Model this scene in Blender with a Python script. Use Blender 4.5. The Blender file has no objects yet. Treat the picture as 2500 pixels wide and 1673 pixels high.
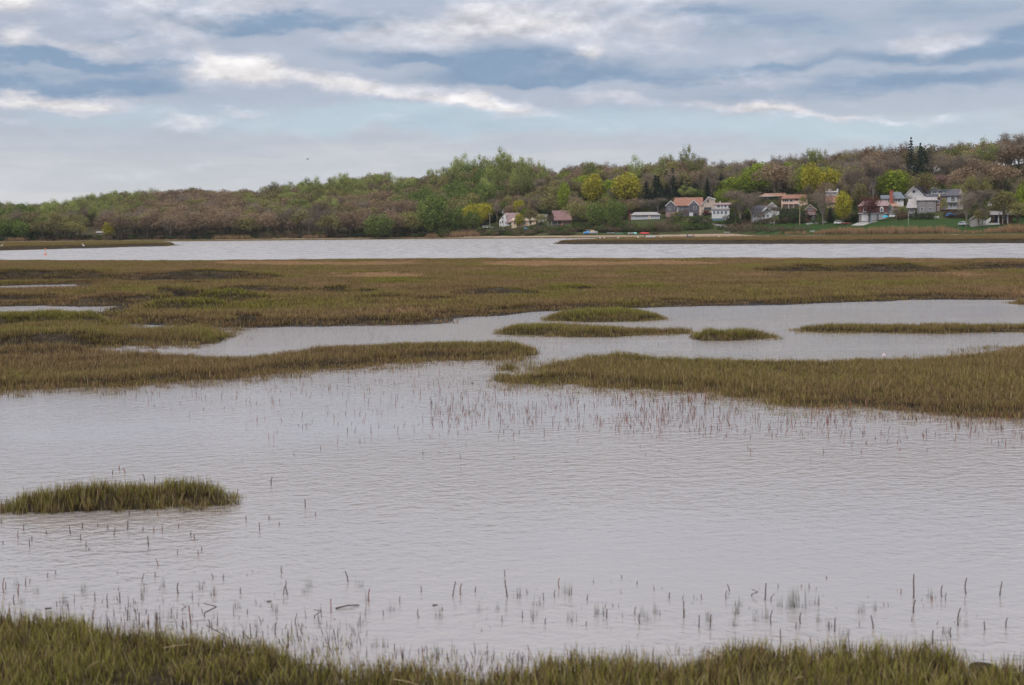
import bpy, bmesh, math, random
import numpy as np
from mathutils import Vector, Matrix

random.seed(7)
RNG = np.random.default_rng(11)
SC = bpy.context.scene
COL = SC.collection
R = math.radians

# ------------------------------------------------------------------ camera
F = 3472.0                      # focal length in photo pixels (50 mm on full frame)
EYE = 1.9                       # eye height above the water
PITCH = math.atan(263.0 / F)
ROLL = 0.0092
_f = np.array([0, math.cos(PITCH), -math.sin(PITCH)])
_u0 = np.array([0, math.sin(PITCH), math.cos(PITCH)])
_r0 = np.array([1.0, 0, 0])
CR = _r0 * math.cos(ROLL) - _u0 * math.sin(ROLL)
CU = _u0 * math.cos(ROLL) + _r0 * math.sin(ROLL)
cam_d = bpy.data.cameras.new('camera')
cam = bpy.data.objects.new('camera', cam_d)
COL.objects.link(cam)
m = Matrix(((CR[0], CU[0], -_f[0], 0), (CR[1], CU[1], -_f[1], 0), (CR[2], CU[2], -_f[2], EYE), (0, 0, 0, 1)))
cam.matrix_world = m
cam_d.sensor_width = 36
cam_d.lens = 36 * F / 2500
cam_d.clip_end = 6000
cam_d.clip_start = 0.1
cam_d.dof.use_dof = True
cam_d.dof.focus_distance = 42
cam_d.dof.aperture_fstop = 5.6
SC.camera = cam

def ray(px, py):
    return CR * ((px - 1250) / F) + CU * ((836.5 - py) / F) + _f
def gp(px, py, z=0.0):
    """point of the plane at height z seen at a photo pixel"""
    d = ray(px, py)
    t = (z - EYE) / d[2]
    return np.array([0, 0, EYE]) + d * t
def pix(X, Y, Z):
    """photo pixel of world points (arrays)"""
    dx, dy, dz = X, Y, Z - EYE
    w = dx * _f[0] + dy * _f[1] + dz * _f[2]
    x = (dx * CR[0] + dy * CR[1] + dz * CR[2]) / w
    y = (dx * CU[0] + dy * CU[1] + dz * CU[2]) / w
    return 1250 + x * F, 836.5 - y * F
def hor(px):
    return 573.5 - ROLL * (px - 1250)

# ------------------------------------------------------------------ node helper
class NT:
    """small expression helper round a node tree"""
    def __init__(s, tree):
        s.t = tree
    def node(s, kind, **kw):
        n = s.t.nodes.new(kind)
        for k, v in kw.items():
            setattr(n, k, v)
        return n
    def put(s, sock, v):
        if isinstance(v, (int, float)):
            sock.default_value = v
        elif isinstance(v, (tuple, list)):
            v = tuple(v)
            n = len(sock.default_value)
            sock.default_value = (v + (1.0,))[:n] if len(v) < n else v[:n]
        else:
            s.t.links.new(v, sock)
    def m(s, op, a, b=0.0, c=0.0, clamp=False):
        n = s.node('ShaderNodeMath', operation=op, use_clamp=clamp)
        s.put(n.inputs[0], a); s.put(n.inputs[1], b); s.put(n.inputs[2], c)
        return n.outputs[0]
    def add(s, a, b): return s.m('ADD', a, b)
    def sub(s, a, b): return s.m('SUBTRACT', a, b)
    def mul(s, a, b): return s.m('MULTIPLY', a, b)
    def div(s, a, b): return s.m('DIVIDE', a, b)
    def mix(s, f, a, b, mode='MIX'):
        n = s.node('ShaderNodeMix', data_type='RGBA', blend_type=mode)
        n.clamp_factor = True
        s.put(n.inputs[0], f); s.put(n.inputs[6], a); s.put(n.inputs[7], b)
        return n.outputs[2]
    def ss(s, x, lo, hi, a=0.0, b=1.0):
        n = s.node('ShaderNodeMapRange', interpolation_type='SMOOTHSTEP')
        s.put(n.inputs[0], x)
        for i, v in enumerate((lo, hi, a, b)):
            s.put(n.inputs[i + 1], v)
        return n.outputs[0]
    def xyz(s, x, y, z=0.0):
        n = s.node('ShaderNodeCombineXYZ')
        s.put(n.inputs[0], x); s.put(n.inputs[1], y); s.put(n.inputs[2], z)
        return n.outputs[0]
    def noise(s, vec, scale, detail=3.0, rough=0.5, dist=0.0, dims='3D'):
        n = s.node('ShaderNodeTexNoise', noise_dimensions=dims)
        s.put(n.inputs['Vector'], vec)
        n.inputs['Scale'].default_value = scale
        n.inputs['Detail'].default_value = detail
        n.inputs['Roughness'].default_value = rough
        n.inputs['Distortion'].default_value = dist
        return n.outputs[0]
    def attr(s, name, kind='GEOMETRY'):
        n = s.node('ShaderNodeAttribute', attribute_name=name, attribute_type=kind)
        return n.outputs['Fac']

# ------------------------------------------------------------------ world: sky with its clouds
SUN_EL, SUN_AZ = 48.0, 215.0     # the sun stands high behind the camera, veiled by cloud
W = bpy.data.worlds.new('World')
SC.world = W
W.use_nodes = True
wt = W.node_tree
for n in list(wt.nodes):
    wt.nodes.remove(n)
k = NT(wt)
gen = k.node('ShaderNodeTexCoord').outputs['Generated']
sep = k.node('ShaderNodeSeparateXYZ'); wt.links.new(gen, sep.inputs[0])
dx, dy, dz = sep.outputs
u = k.mul(k.m('ARCTAN2', dx, dy), F)
v = k.mul(k.m('ARCSINE', dz), F)
zz = k.add(k.m('MAXIMUM', dz, 0.0), 0.10)
plane = k.xyz(k.div(dx, zz), k.div(dy, zz), 0.0)
# billow warp of the sky coordinates
fine = k.xyz(k.div(u, 260.0), k.div(v, 120.0), 0.0)
w1 = k.noise(fine, 1.0, 7.0, 0.58)
w2 = k.noise(k.xyz(k.div(u, 230.0), k.div(v, 100.0), 7.3), 1.0, 7.0, 0.58)
wu = k.add(u, k.mul(k.sub(w1, 0.5), 300.0))
wv = k.add(v, k.mul(k.sub(w2, 0.5), 115.0))
def blob(px, py, a, b, tilt=0.0):
    """soft elliptical cloud bank in angle space (a, b half widths); tilt in px per px"""
    u0 = px - 1250
    v0 = hor(px) - py
    du = k.sub(wu, u0)
    q1 = k.m('POWER', k.m('ABSOLUTE', k.div(du, a)), 2.6)
    dv = k.sub(k.sub(wv, v0), k.mul(du, -tilt)) if tilt else k.sub(wv, v0)
    q2 = k.m('POWER', k.m('ABSOLUTE', k.div(dv, b)), 2.2)
    return k.m('POWER', 2.718, k.mul(k.add(q1, q2), -1.0))
def total(lst):
    s = None
    for e in lst:
        wgt = e[0]
        t = k.mul(blob(*e[1:]), wgt)
        s = t if s is None else k.add(s, t)
    return s
# weight, px, py, half width, half height, tilt (photo pixels)
WHITE = [
    (0.75, 95, 48, 110, 32), (0.75, 110, 128, 65, 28), (0.55, 250, 142, 95, 16),
    (0.50, 360, 20, 110, 45), (0.45, 640, 24, 150, 30), (1.05, 560, 178, 80, 38), (0.95, 650, 185, 55, 34),
    (0.80, 800, 208, 130, 24, 0.10), (0.75, 1030, 228, 170, 26, 0.12), (0.75, 1180, 262, 170, 18, 0.10),
    (0.85, 230, 262, 140, 20), (0.5, 60, 268, 90, 18), (0.55, 480, 306, 75, 20), (0.45, 610, 278, 65, 10), (0.35, 90, 320, 130, 12),
    (0.65, 1290, 60, 190, 50), (0.45, 1000, 95, 220, 38), (0.40, 1560, 90, 180, 60), (0.45, 1560, 8, 160, 20), (0.35, 2050, 6, 250, 20),
    (0.65, 1780, 268, 120, 12, 0.05), (0.70, 1960, 283, 130, 13, 0.09), (0.5, 2150, 302, 120, 9, 0.10), (0.45, 1500, 256, 170, 14, 0.08),
    (0.45, 2270, 125, 120, 24), (0.35, 1850, 150, 120, 26), (0.30, 1880, 205, 170, 16), (0.4, 1420, 130, 26, 14),
    (0.4, 450, 120, 130, 40), (0.3, 500, 60, 110, 60),
]
DARK = [
    (1.00, 60, 172, 190, 22), (0.75, 330, 178, 170, 14), (0.55, 70, 118, 60, 22), (0.50, 360, 118, 80, 14), (0.60, 130, 228, 240, 20), (0.5, 400, 215, 130, 26),
    (1.00, 560, 72, 170, 24), (0.95, 800, 66, 260, 20), (0.55, 470, 30, 40, 40), (0.55, 1350, 168, 330, 22, 0.05),
    (0.90, 1310, 200, 280, 16), (0.55, 1340, 145, 170, 26), (0.70, 1100, 170, 240, 16, 0.12), (0.65, 1720, 38, 150, 18),
    (0.60, 1900, 80, 190, 30), (0.75, 2250, 165, 330, 20), (0.65, 2430, 130, 120, 26), (0.75, 2230, 222, 340, 24), (0.50, 1850, 182, 150, 12), (0.4, 2300, 60, 160, 24),
    (0.4, 1690, 205, 130, 14), (0.3, 1500, 110, 60, 16),
]
PALE = [
    (0.9, 1000, 292, 420, 32, 0.02), (0.8, 1700, 310, 520, 34, 0.03), (0.6, 300, 300, 260, 30), (0.5, 2200, 335, 350, 40), (0.35, 650, 320, 200, 22),
]
big = k.noise(plane, 0.55, 6.0, 0.55, 0.3)
mid = k.noise(plane, 1.7, 6.0, 0.6, 0.4)
puff = k.noise(fine, 1.5, 9.0, 0.60)
puff_up = k.noise(k.xyz(k.div(u, 260.0), k.div(k.add(v, 20.0), 120.0), 0.0), 1.5, 9.0, 0.60)
relief = k.sub(puff, puff_up)                         # lit tops and shaded bases of the billows
streak = k.noise(k.xyz(k.div(u, 620.0), k.div(v, 60.0), 3.1), 1.0, 6.0, 0.6, 0.4)
wsum = k.add(total(WHITE), k.add(k.mul(k.sub(mid, 0.5), 0.9), k.mul(k.sub(puff, 0.5), 1.1)))
ksum = k.add(total(DARK), k.add(k.mul(k.sub(big, 0.52), 1.3), k.add(k.mul(k.sub(streak, 0.5), 0.9), k.mul(k.sub(puff, 0.5), 0.5))))
psum = k.add(total(PALE), k.mul(k.sub(streak, 0.5), 0.6))
wm = k.ss(wsum, 0.02, 0.72)
core = k.ss(wsum, 0.48, 1.10)
km = k.ss(ksum, -0.06, 0.75)
pm = k.ss(psum, 0.05, 0.9)
# grey veil near the horizon to lilac grey cloud higher up
col = k.mix(k.ss(v, 40.0, 330.0), (0.555, 0.568, 0.600), (0.400, 0.440, 0.535))
col = k.mix(k.mul(k.ss(streak, 0.40, 0.66), k.ss(v, 330.0, 120.0)), col, (0.610, 0.607, 0.628))
col = k.mix(k.mul(pm, 0.85), col, (0.455, 0.560, 0.640))
col = k.mix(k.mul(km, 0.92), col, (0.195, 0.285, 0.410))
col = k.mix(k.mul(wm, 0.80), col, (0.565, 0.565, 0.610))
col = k.mix(k.mul(core, 0.85), col, (0.735, 0.710, 0.700))
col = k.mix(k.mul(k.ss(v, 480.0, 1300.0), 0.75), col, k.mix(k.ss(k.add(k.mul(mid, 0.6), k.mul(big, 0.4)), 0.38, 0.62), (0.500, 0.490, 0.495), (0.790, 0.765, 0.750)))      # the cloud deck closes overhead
shade = k.add(1.0, k.mul(k.m('MINIMUM', k.m('MAXIMUM', relief, -0.16), 0.16), k.add(0.25, k.mul(wm, 1.0))))
col = k.mix(1.0, col, k.xyz(shade, shade, shade), 'MULTIPLY')
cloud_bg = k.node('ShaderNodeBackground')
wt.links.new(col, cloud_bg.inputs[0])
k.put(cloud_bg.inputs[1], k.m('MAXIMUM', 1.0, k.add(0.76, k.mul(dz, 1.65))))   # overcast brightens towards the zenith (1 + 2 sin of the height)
sky = k.node('ShaderNodeTexSky', sky_type='NISHITA')
sky.sun_disc = False
sky.sun_elevation = R(SUN_EL)
sky.sun_rotation = R(SUN_AZ)
sky.air_density = 1.0; sky.dust_density = 1.5; sky.ozone_density = 1.0
sky_bg = k.node('ShaderNodeBackground')
wt.links.new(sky.outputs[0], sky_bg.inputs[0])
sky_bg.inputs[1].default_value = 0.07
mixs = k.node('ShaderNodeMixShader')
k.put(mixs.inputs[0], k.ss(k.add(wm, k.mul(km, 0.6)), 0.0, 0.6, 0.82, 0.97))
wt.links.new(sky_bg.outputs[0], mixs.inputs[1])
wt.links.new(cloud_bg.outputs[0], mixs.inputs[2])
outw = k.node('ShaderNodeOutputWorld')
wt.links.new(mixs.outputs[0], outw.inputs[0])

# ------------------------------------------------------------------ sun and exposure
sd = bpy.data.lights.new('sun', 'SUN')
sd.energy = 1.7
sd.angle = R(14)
sd.color = (1.0, 0.96, 0.90)
sun = bpy.data.objects.new('sun', sd)
COL.objects.link(sun)
_sdir = Vector((math.sin(R(SUN_AZ)) * math.cos(R(SUN_EL)), math.cos(R(SUN_AZ)) * math.cos(R(SUN_EL)), math.sin(R(SUN_EL))))
sun.rotation_euler = _sdir.to_track_quat('Z', 'Y').to_euler()
SC.view_settings.view_transform = 'Standard'
SC.view_settings.look = 'None'
SC.view_settings.gamma = 1.0
SC.view_settings.exposure = 0.28
SC.view_settings.use_curve_mapping = False
SC.cycles.max_bounces = 6
SC.cycles.diffuse_bounces = 2
SC.cycles.glossy_bounces = 3
SC.cycles.transparent_max_bounces = 8
SC.cycles.use_denoising = True

# ------------------------------------------------------------------ generic helpers
def tag(o, label=None, cat=None, group=None, kind=None):
    if label: o['label'] = label
    if cat: o['category'] = cat
    if group: o['group'] = group
    if kind: o['kind'] = kind
    return o
def mesh_obj(name, me, mat=None, parent=None, loc=None):
    o = bpy.data.objects.new(name, me)
    COL.objects.link(o)
    if mat is not None:
        me.materials.clear(); me.materials.append(mat)
    if parent is not None: o.parent = parent
    if loc is not None: o.location = loc
    return o
def empty(name, loc, label=None, cat=None, group=None, rz=0.0):
    o = bpy.data.objects.new(name, None)
    COL.objects.link(o)
    o.location = loc
    o.rotation_euler = (0, 0, rz)
    o.empty_display_size = 0.3
    return tag(o, label, cat, group)
def pymesh(name, verts, faces, smooth=False):
    me = bpy.data.meshes.new(name)
    me.from_pydata([tuple(v) for v in verts], [], faces)
    if smooth:
        me.polygons.foreach_set('use_smooth', [True] * len(me.polygons))
    me.update()
    return me
_lat = RNG.random((256, 256))
def vnoise(x, y, seed=0):
    """value noise 0..1, arrays"""
    x = np.asarray(x, float) + seed * 17.31; y = np.asarray(y, float) + seed * 9.77
    xi = np.floor(x).astype(int); yi = np.floor(y).astype(int)
    fx = x - xi; fy = y - yi
    fx = fx * fx * (3 - 2 * fx); fy = fy * fy * (3 - 2 * fy)
    a = _lat[xi & 255, yi & 255]; b = _lat[(xi + 1) & 255, yi & 255]
    c = _lat[xi & 255, (yi + 1) & 255]; d = _lat[(xi + 1) & 255, (yi + 1) & 255]
    return (a * (1 - fx) + b * fx) * (1 - fy) + (c * (1 - fx) + d * fx) * fy
def fbm(x, y, seed=0, oct=4):
    s = 0; a = 0.5; n = 0
    for i in range(oct):
        s = s + a * vnoise(x * 2 ** i, y * 2 ** i, seed + i); n += a; a *= 0.5
    return s / n
def sstep(x, lo, hi):
    t = np.clip((x - lo) / (hi - lo), 0, 1)
    return t * t * (3 - 2 * t)

MATS = {}
def pmat(name, rgb, rough=0.8, var=0.12, scale=1.5, spec=0.3, metal=0.0, bump=0.0, bscale=20.0):
    """principled colour with a little procedural unevenness"""
    if name in MATS: return MATS[name]
    mt = bpy.data.materials.new(name); mt.use_nodes = True
    n = NT(mt.node_tree)
    b = mt.node_tree.nodes['Principled BSDF']
    co = n.node('ShaderNodeTexCoord').outputs['Object']
    f = n.noise(co, scale, 4.0, 0.6)
    dark = tuple(c * (1 - var * 1.6) for c in rgb); lite = tuple(min(1, c * (1 + var)) for c in rgb)
    c = n.mix(n.ss(f, 0.3, 0.7), dark, lite)
    mt.node_tree.links.new(c, b.inputs['Base Color'])
    b.inputs['Roughness'].default_value = rough
    b.inputs['Specular IOR Level'].default_value = spec
    b.inputs['Metallic'].default_value = metal
    if bump:
        bp = n.node('ShaderNodeBump')
        bp.inputs['Strength'].default_value = bump
        mt.node_tree.links.new(n.noise(co, bscale, 3.0), bp.inputs['Height'])
        mt.node_tree.links.new(bp.outputs[0], b.inputs['Normal'])
    MATS[name] = mt
    return mt
# ================================================================== water
def water_material():
    mt = bpy.data.materials.new('brackish_water'); mt.use_nodes = True
    n = NT(mt.node_tree)
    L = mt.node_tree.links
    b = mt.node_tree.nodes['Principled BSDF']
    geo = n.node('ShaderNodeNewGeometry').outputs['Position']
    sp = n.node('ShaderNodeSeparateXYZ'); L.new(geo, sp.inputs[0])
    x, y = sp.outputs[0], sp.outputs[1]
    # turbid bay water over grey mud
    f = n.noise(geo, 0.12, 4.0, 0.55)
    c = n.mix(f, (0.235, 0.210, 0.205), (0.285, 0.256, 0.250))
    L.new(c, b.inputs['Base Color'])
    chop = n.noise(n.xyz(n.mul(x, 0.55), n.mul(y, 0.11), 2.0), 1.0, 4.0, 0.65)
    L.new(n.add(n.ss(y, 25.0, 150.0, 0.08, 0.24), n.mul(n.ss(chop, 0.40, 0.66, -0.12, 0.16), n.ss(y, 70.0, 170.0))), b.inputs['Roughness'])     # the open bay is ruffled by wind
    b.inputs['IOR'].default_value = 2.0
    b.inputs['Specular IOR Level'].default_value = 0.5
    ripple = n.noise(n.xyz(n.mul(x, 15.0), n.mul(n.add(y, n.mul(x, 0.30)), 19.0)), 1.0, 3.0, 0.55, 0.25)
    ripple2 = n.noise(n.xyz(n.mul(x, 6.0), n.mul(n.sub(y, n.mul(x, 0.20)), 8.0)), 1.0, 3.0, 0.55, 0.3)
    wave = n.noise(n.xyz(n.mul(x, 0.32), n.mul(y, 0.8)), 1.0, 3.0, 0.6, 0.3)
    gust = n.noise(n.xyz(n.mul(x, 0.10), n.mul(y, 0.16), 4.0), 1.0, 3.0, 0.5)
    amp = n.ss(gust, 0.32, 0.66, 0.30, 1.35)                 # calm and ruffled patches
    near = n.ss(y, 7.0, 22.0, 0.35, 1.0)
    h = n.mul(n.add(n.mul(ripple, 0.018), n.mul(ripple2, 0.028)), n.mul(amp, near))
    wave = n.add(wave, n.mul(n.noise(n.xyz(n.mul(x, 1.1), n.mul(y, 2.2)), 1.0, 2.0, 0.5), 0.22))
    h = n.add(h, n.mul(wave, n.ss(y, 50.0, 220.0, 0.0, 1.1)))
    bp = n.node('ShaderNodeBump')
    bp.inputs['Strength'].default_value = 1.0
    bp.inputs['Distance'].default_value = 1.0
    L.new(h, bp.inputs['Height'])
    L.new(bp.outputs[0], b.inputs['Normal'])
    return mt
wme = pymesh('water', [(-900, -40, 0), (900, -40, 0), (900, 1300, 0), (-900, 1300, 0)], [(0, 1, 2, 3)])
tag(mesh_obj('water', wme, water_material()), kind='structure')

# ================================================================== marsh ground and grass
def mud_material():
    mt = bpy.data.materials.new('marsh_mud'); mt.use_nodes = True
    n = NT(mt.node_tree)
    b = mt.node_tree.nodes['Principled BSDF']
    geo = n.node('ShaderNodeNewGeometry').outputs['Position']
    f = n.noise(geo, 2.2, 6.0, 0.65)
    g = n.noise(geo, 14.0, 3.0, 0.6)
    c = n.mix(n.ss(f, 0.35, 0.65), (0.013, 0.010, 0.007), (0.036, 0.027, 0.017))
    c = n.mix(n.mul(n.ss(g, 0.5, 0.7), 0.5), c, (0.085, 0.062, 0.038))
    mt.node_tree.links.new(c, b.inputs['Base Color'])
    b.inputs['Roughness'].default_value = 0.9
    b.inputs['Specular IOR Level'].default_value = 0.15
    bp = n.node('ShaderNodeBump'); bp.inputs['Strength'].default_value = 0.6; bp.inputs['Distance'].default_value = 0.03
    mt.node_tree.links.new(g, bp.inputs['Height'])
    mt.node_tree.links.new(bp.outputs[0], b.inputs['Normal'])
    return mt
MUD = mud_material()

def grass_material():
    mt = bpy.data.materials.new('cordgrass'); mt.use_nodes = True
    t = mt.node_tree; n = NT(t)
    for q in list(t.nodes): t.nodes.remove(q)
    h = n.attr('hh'); bl = n.attr('bl')
    tint = n.attr('tint', 'INSTANCER')
    # blade colours: dead brown thatch at the foot, new growth at the tip
    g = n.ss(n.add(tint, n.mul(n.sub(bl, 0.5), 1.2)), 0.20, 1.0)       # share of green in this blade
    foot = n.mix(g, (0.036, 0.026, 0.015), (0.032, 0.029, 0.011))
    midc = n.mix(g, (0.165, 0.108, 0.058), (0.125, 0.114, 0.030))
    tip = n.mix(g, (0.300, 0.202, 0.110), (0.275, 0.272, 0.054))
    c = n.mix(n.ss(h, 0.0, 0.45), foot, midc)
    c = n.mix(n.ss(h, 0.4, 1.0), c, tip)
    straw = n.ss(tint, 0.0, -0.6)
    c = n.mix(straw, c, (0.40, 0.255, 0.145))
    dead = n.m('GREATER_THAN', bl, 0.93)
    c = n.mix(n.mul(dead, 0.7), c, (0.34, 0.27, 0.16))
    own = n.m('FRACT', n.mul(bl, 7.31))
    c = n.mix(1.0, c, n.xyz(n.add(0.50, n.mul(own, 0.95)), n.add(0.50, n.mul(own, 0.95)), n.add(0.55, n.mul(own, 0.85))), 'MULTIPLY')
    old = n.m('LESS_THAN', bl, 0.16)
    c = n.mix(n.mul(old, 0.8), c, (0.075, 0.048, 0.038))
    d = n.node('ShaderNodeBsdfDiffuse'); t.links.new(c, d.inputs[0])
    tr = n.node('ShaderNodeBsdfTranslucent'); t.links.new(c, tr.inputs[0])
    mx = n.node('ShaderNodeMixShader'); mx.inputs[0].default_value = 0.25
    t.links.new(d.outputs[0], mx.inputs[1]); t.links.new(tr.outputs[0], mx.inputs[2])
    o = n.node('ShaderNodeOutputMaterial'); t.links.new(mx.outputs[0], o.inputs[0])
    return mt
GRASS = grass_material()

def clump(name, nb, rad, hgt, width, lean=0.35, seg=2, hvar=0.45, mat=None):
    """a clump of bent tapering blades, with blade height (hh) and blade random (bl) attributes"""
    vs, fs, hh, bb = [], [], [], []
    for i in range(nb):
        a = random.random() * 6.283; r = rad * math.sqrt(random.random())
        x, y = r * math.cos(a), r * math.sin(a)
        H = hgt * (1 - hvar + hvar * 1.5 * random.random())
        la = random.random() * 6.283; l = lean * H * (0.2 + random.random())
        lx, ly = math.cos(la) * l, math.sin(la) * l
        wa = random.random() * 3.14159
        wx, wy = math.cos(wa) * width * .5, math.sin(wa) * width * .5
        b = random.random()
        base = len(vs)
        for s in range(seg):
            q = s / seg
            w = 1 - 0.55 * q
            cx, cy, cz = x + lx * q * q, y + ly * q * q, H * q * (1 - .12 * q)
            vs += [(cx - wx * w, cy - wy * w, cz), (cx + wx * w, cy + wy * w, cz)]
            hh += [q, q]; bb += [b, b]
        vs.append((x + lx, y + ly, H * .9)); hh.append(1.0); bb.append(b)
        for s in range(seg - 1):
            o = base + 2 * s
            fs.append((o, o + 1, o + 3, o + 2))
        o = base + 2 * (seg - 1)
        fs.append((o, o + 1, o + 2))
    me = pymesh(name, vs, fs)
    at = me.attributes.new('hh', 'FLOAT', 'POINT'); at.data.foreach_set('value', hh)
    at = me.attributes.new('bl', 'FLOAT', 'POINT'); at.data.foreach_set('value', bb)
    me.materials.append(mat or GRASS)
    return me
def source_collection(name, meshes):
    c = bpy.data.collections.new(name)
    for i, me in enumerate(meshes):
        o = bpy.data.objects.new('%s_clump.%03d' % (name, i), me)
        c.objects.link(o)
    return c
STEM_M = pmat('dead_stem', (0.085, 0.052, 0.045), 0.8, 0.3, 30.0, 0.2)
RED_STEM_M = pmat('ruddy_dead_stem', (0.200, 0.085, 0.064), 0.8, 0.3, 30.0, 0.2)
CL_NEAR = source_collection('near_grass', [clump('near_grass', 14, 0.05, 0.105, 0.0042, 0.30, 3, .6) for i in range(8)])
CL_MID = source_collection('mid_grass', [clump('mid_grass', 18, 0.10, 0.100, 0.0062, 0.32, 2, .6) for i in range(8)])
CL_FAR = source_collection('far_grass', [clump('far_grass', 34, 0.28, 0.115, 0.013, 0.5, 2, .6) for i in range(8)])
CL_STEM = source_collection('stem', [clump('stem', 1, 0.0, 0.10, 0.0072, 0.10 + .25 * (i % 3 == 0), 2, 0.6, STEM_M if i % 2 else RED_STEM_M) for i in range(10)])
CL_DARK = source_collection('dark_stem', [clump('dark_stem', 1, 0.0, 0.10, 0.0050, 0.15, 2, 0.6, STEM_M) for i in range(8)])
CL_TALL = source_collection('tall_reed', [clump('tall_reed', 22, 0.5, 2.0, 0.075, 0.18, 2, 0.5) for i in range(5)])

def scatter(name, P, rotz, scale, tint, coll, label, cat='grass', tilt=None, group=None):
    """P (n,3) points with per-point rotation, scale, tint -> instances of the clumps of coll"""
    n = len(P)
    me = bpy.data.meshes.new(name)
    me.vertices.add(n)
    me.vertices.foreach_set('co', np.asarray(P, np.float32).ravel())
    rot = np.zeros((n, 3), np.float32); rot[:, 2] = rotz
    if tilt is not None: rot[:, 0] = tilt
    sc = np.asarray(scale, np.float32)
    if sc.ndim == 1: sc = np.repeat(sc[:, None], 3, 1)
    a = me.attributes.new('rot', 'FLOAT_VECTOR', 'POINT'); a.data.foreach_set('vector', rot.ravel())
    a = me.attributes.new('scl', 'FLOAT_VECTOR', 'POINT'); a.data.foreach_set('vector', sc.ravel())
    a = me.attributes.new('tint', 'FLOAT', 'POINT'); a.data.foreach_set('value', np.asarray(tint, np.float32))
    a = me.attributes.new('pick', 'INT', 'POINT'); a.data.foreach_set('value', RNG.integers(0, 64, n).astype(np.int32))
    o = mesh_obj(name, me)
    key = 'scatter_' + coll.name
    ng = bpy.data.node_groups.get(key)
    if ng is None:
        ng = bpy.data.node_groups.new(key, 'GeometryNodeTree')
        ng.interface.new_socket('Geometry', in_out='INPUT', socket_type='NodeSocketGeometry')
        ng.interface.new_socket('Geometry', in_out='OUTPUT', socket_type='NodeSocketGeometry')
        N = ng.nodes; L = ng.links
        gi = N.new('NodeGroupInput'); go = N.new('NodeGroupOutput')
        iop = N.new('GeometryNodeInstanceOnPoints')
        ci = N.new('GeometryNodeCollectionInfo')
        ci.inputs['Collection'].default_value = coll
        ci.inputs['Separate Children'].default_value = True
        ci.inputs['Reset Children'].default_value = True
        def na(nm, ty):
            q = N.new('GeometryNodeInputNamedAttribute'); q.data_type = ty
            q.inputs['Name'].default_value = nm
            return [s for s in q.outputs if s.enabled][0]
        L.new(gi.outputs[0], iop.inputs['Points'])
        L.new(ci.outputs[0], iop.inputs['Instance'])
        iop.inputs['Pick Instance'].default_value = True
        L.new(na('pick', 'INT'), iop.inputs['Instance Index'])
        e2r = N.new('FunctionNodeEulerToRotation')
        L.new(na('rot', 'FLOAT_VECTOR'), e2r.inputs[0])
        L.new(e2r.outputs[0], iop.inputs['Rotation'])
        L.new(na('scl', 'FLOAT_VECTOR'), iop.inputs['Scale'])
        L.new(iop.outputs[0], go.inputs[0])
    md = o.modifiers.new('scatter', 'NODES'); md.node_group = ng
    return tag(o, label, cat, group, 'stuff')

def seg_dist(P, poly):
    """signed distance of points (n,2) to a polygon, positive inside"""
    P = np.asarray(P); A = np.asarray(poly); B = np.roll(A, -1, 0)
    best = np.full(len(P), 1e9); inside = np.zeros(len(P), bool)
    for a, b in zip(A, B):
        e = b - a; L2 = max(e @ e, 1e-12)
        w = P - a
        t = np.clip((w @ e) / L2, 0, 1)
        d = w - t[:, None] * e
        best = np.minimum(best, (d * d).sum(1))
        c = ((a[1] > P[:, 1]) != (b[1] > P[:, 1]))
        if abs(e[1]) > 1e-12:
            xi = a[0] + (P[:, 1] - a[1]) / e[1] * e[0]
            inside ^= c & (P[:, 0] < xi)
    d = np.sqrt(best)
    return np.where(inside, d, -d)

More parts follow.
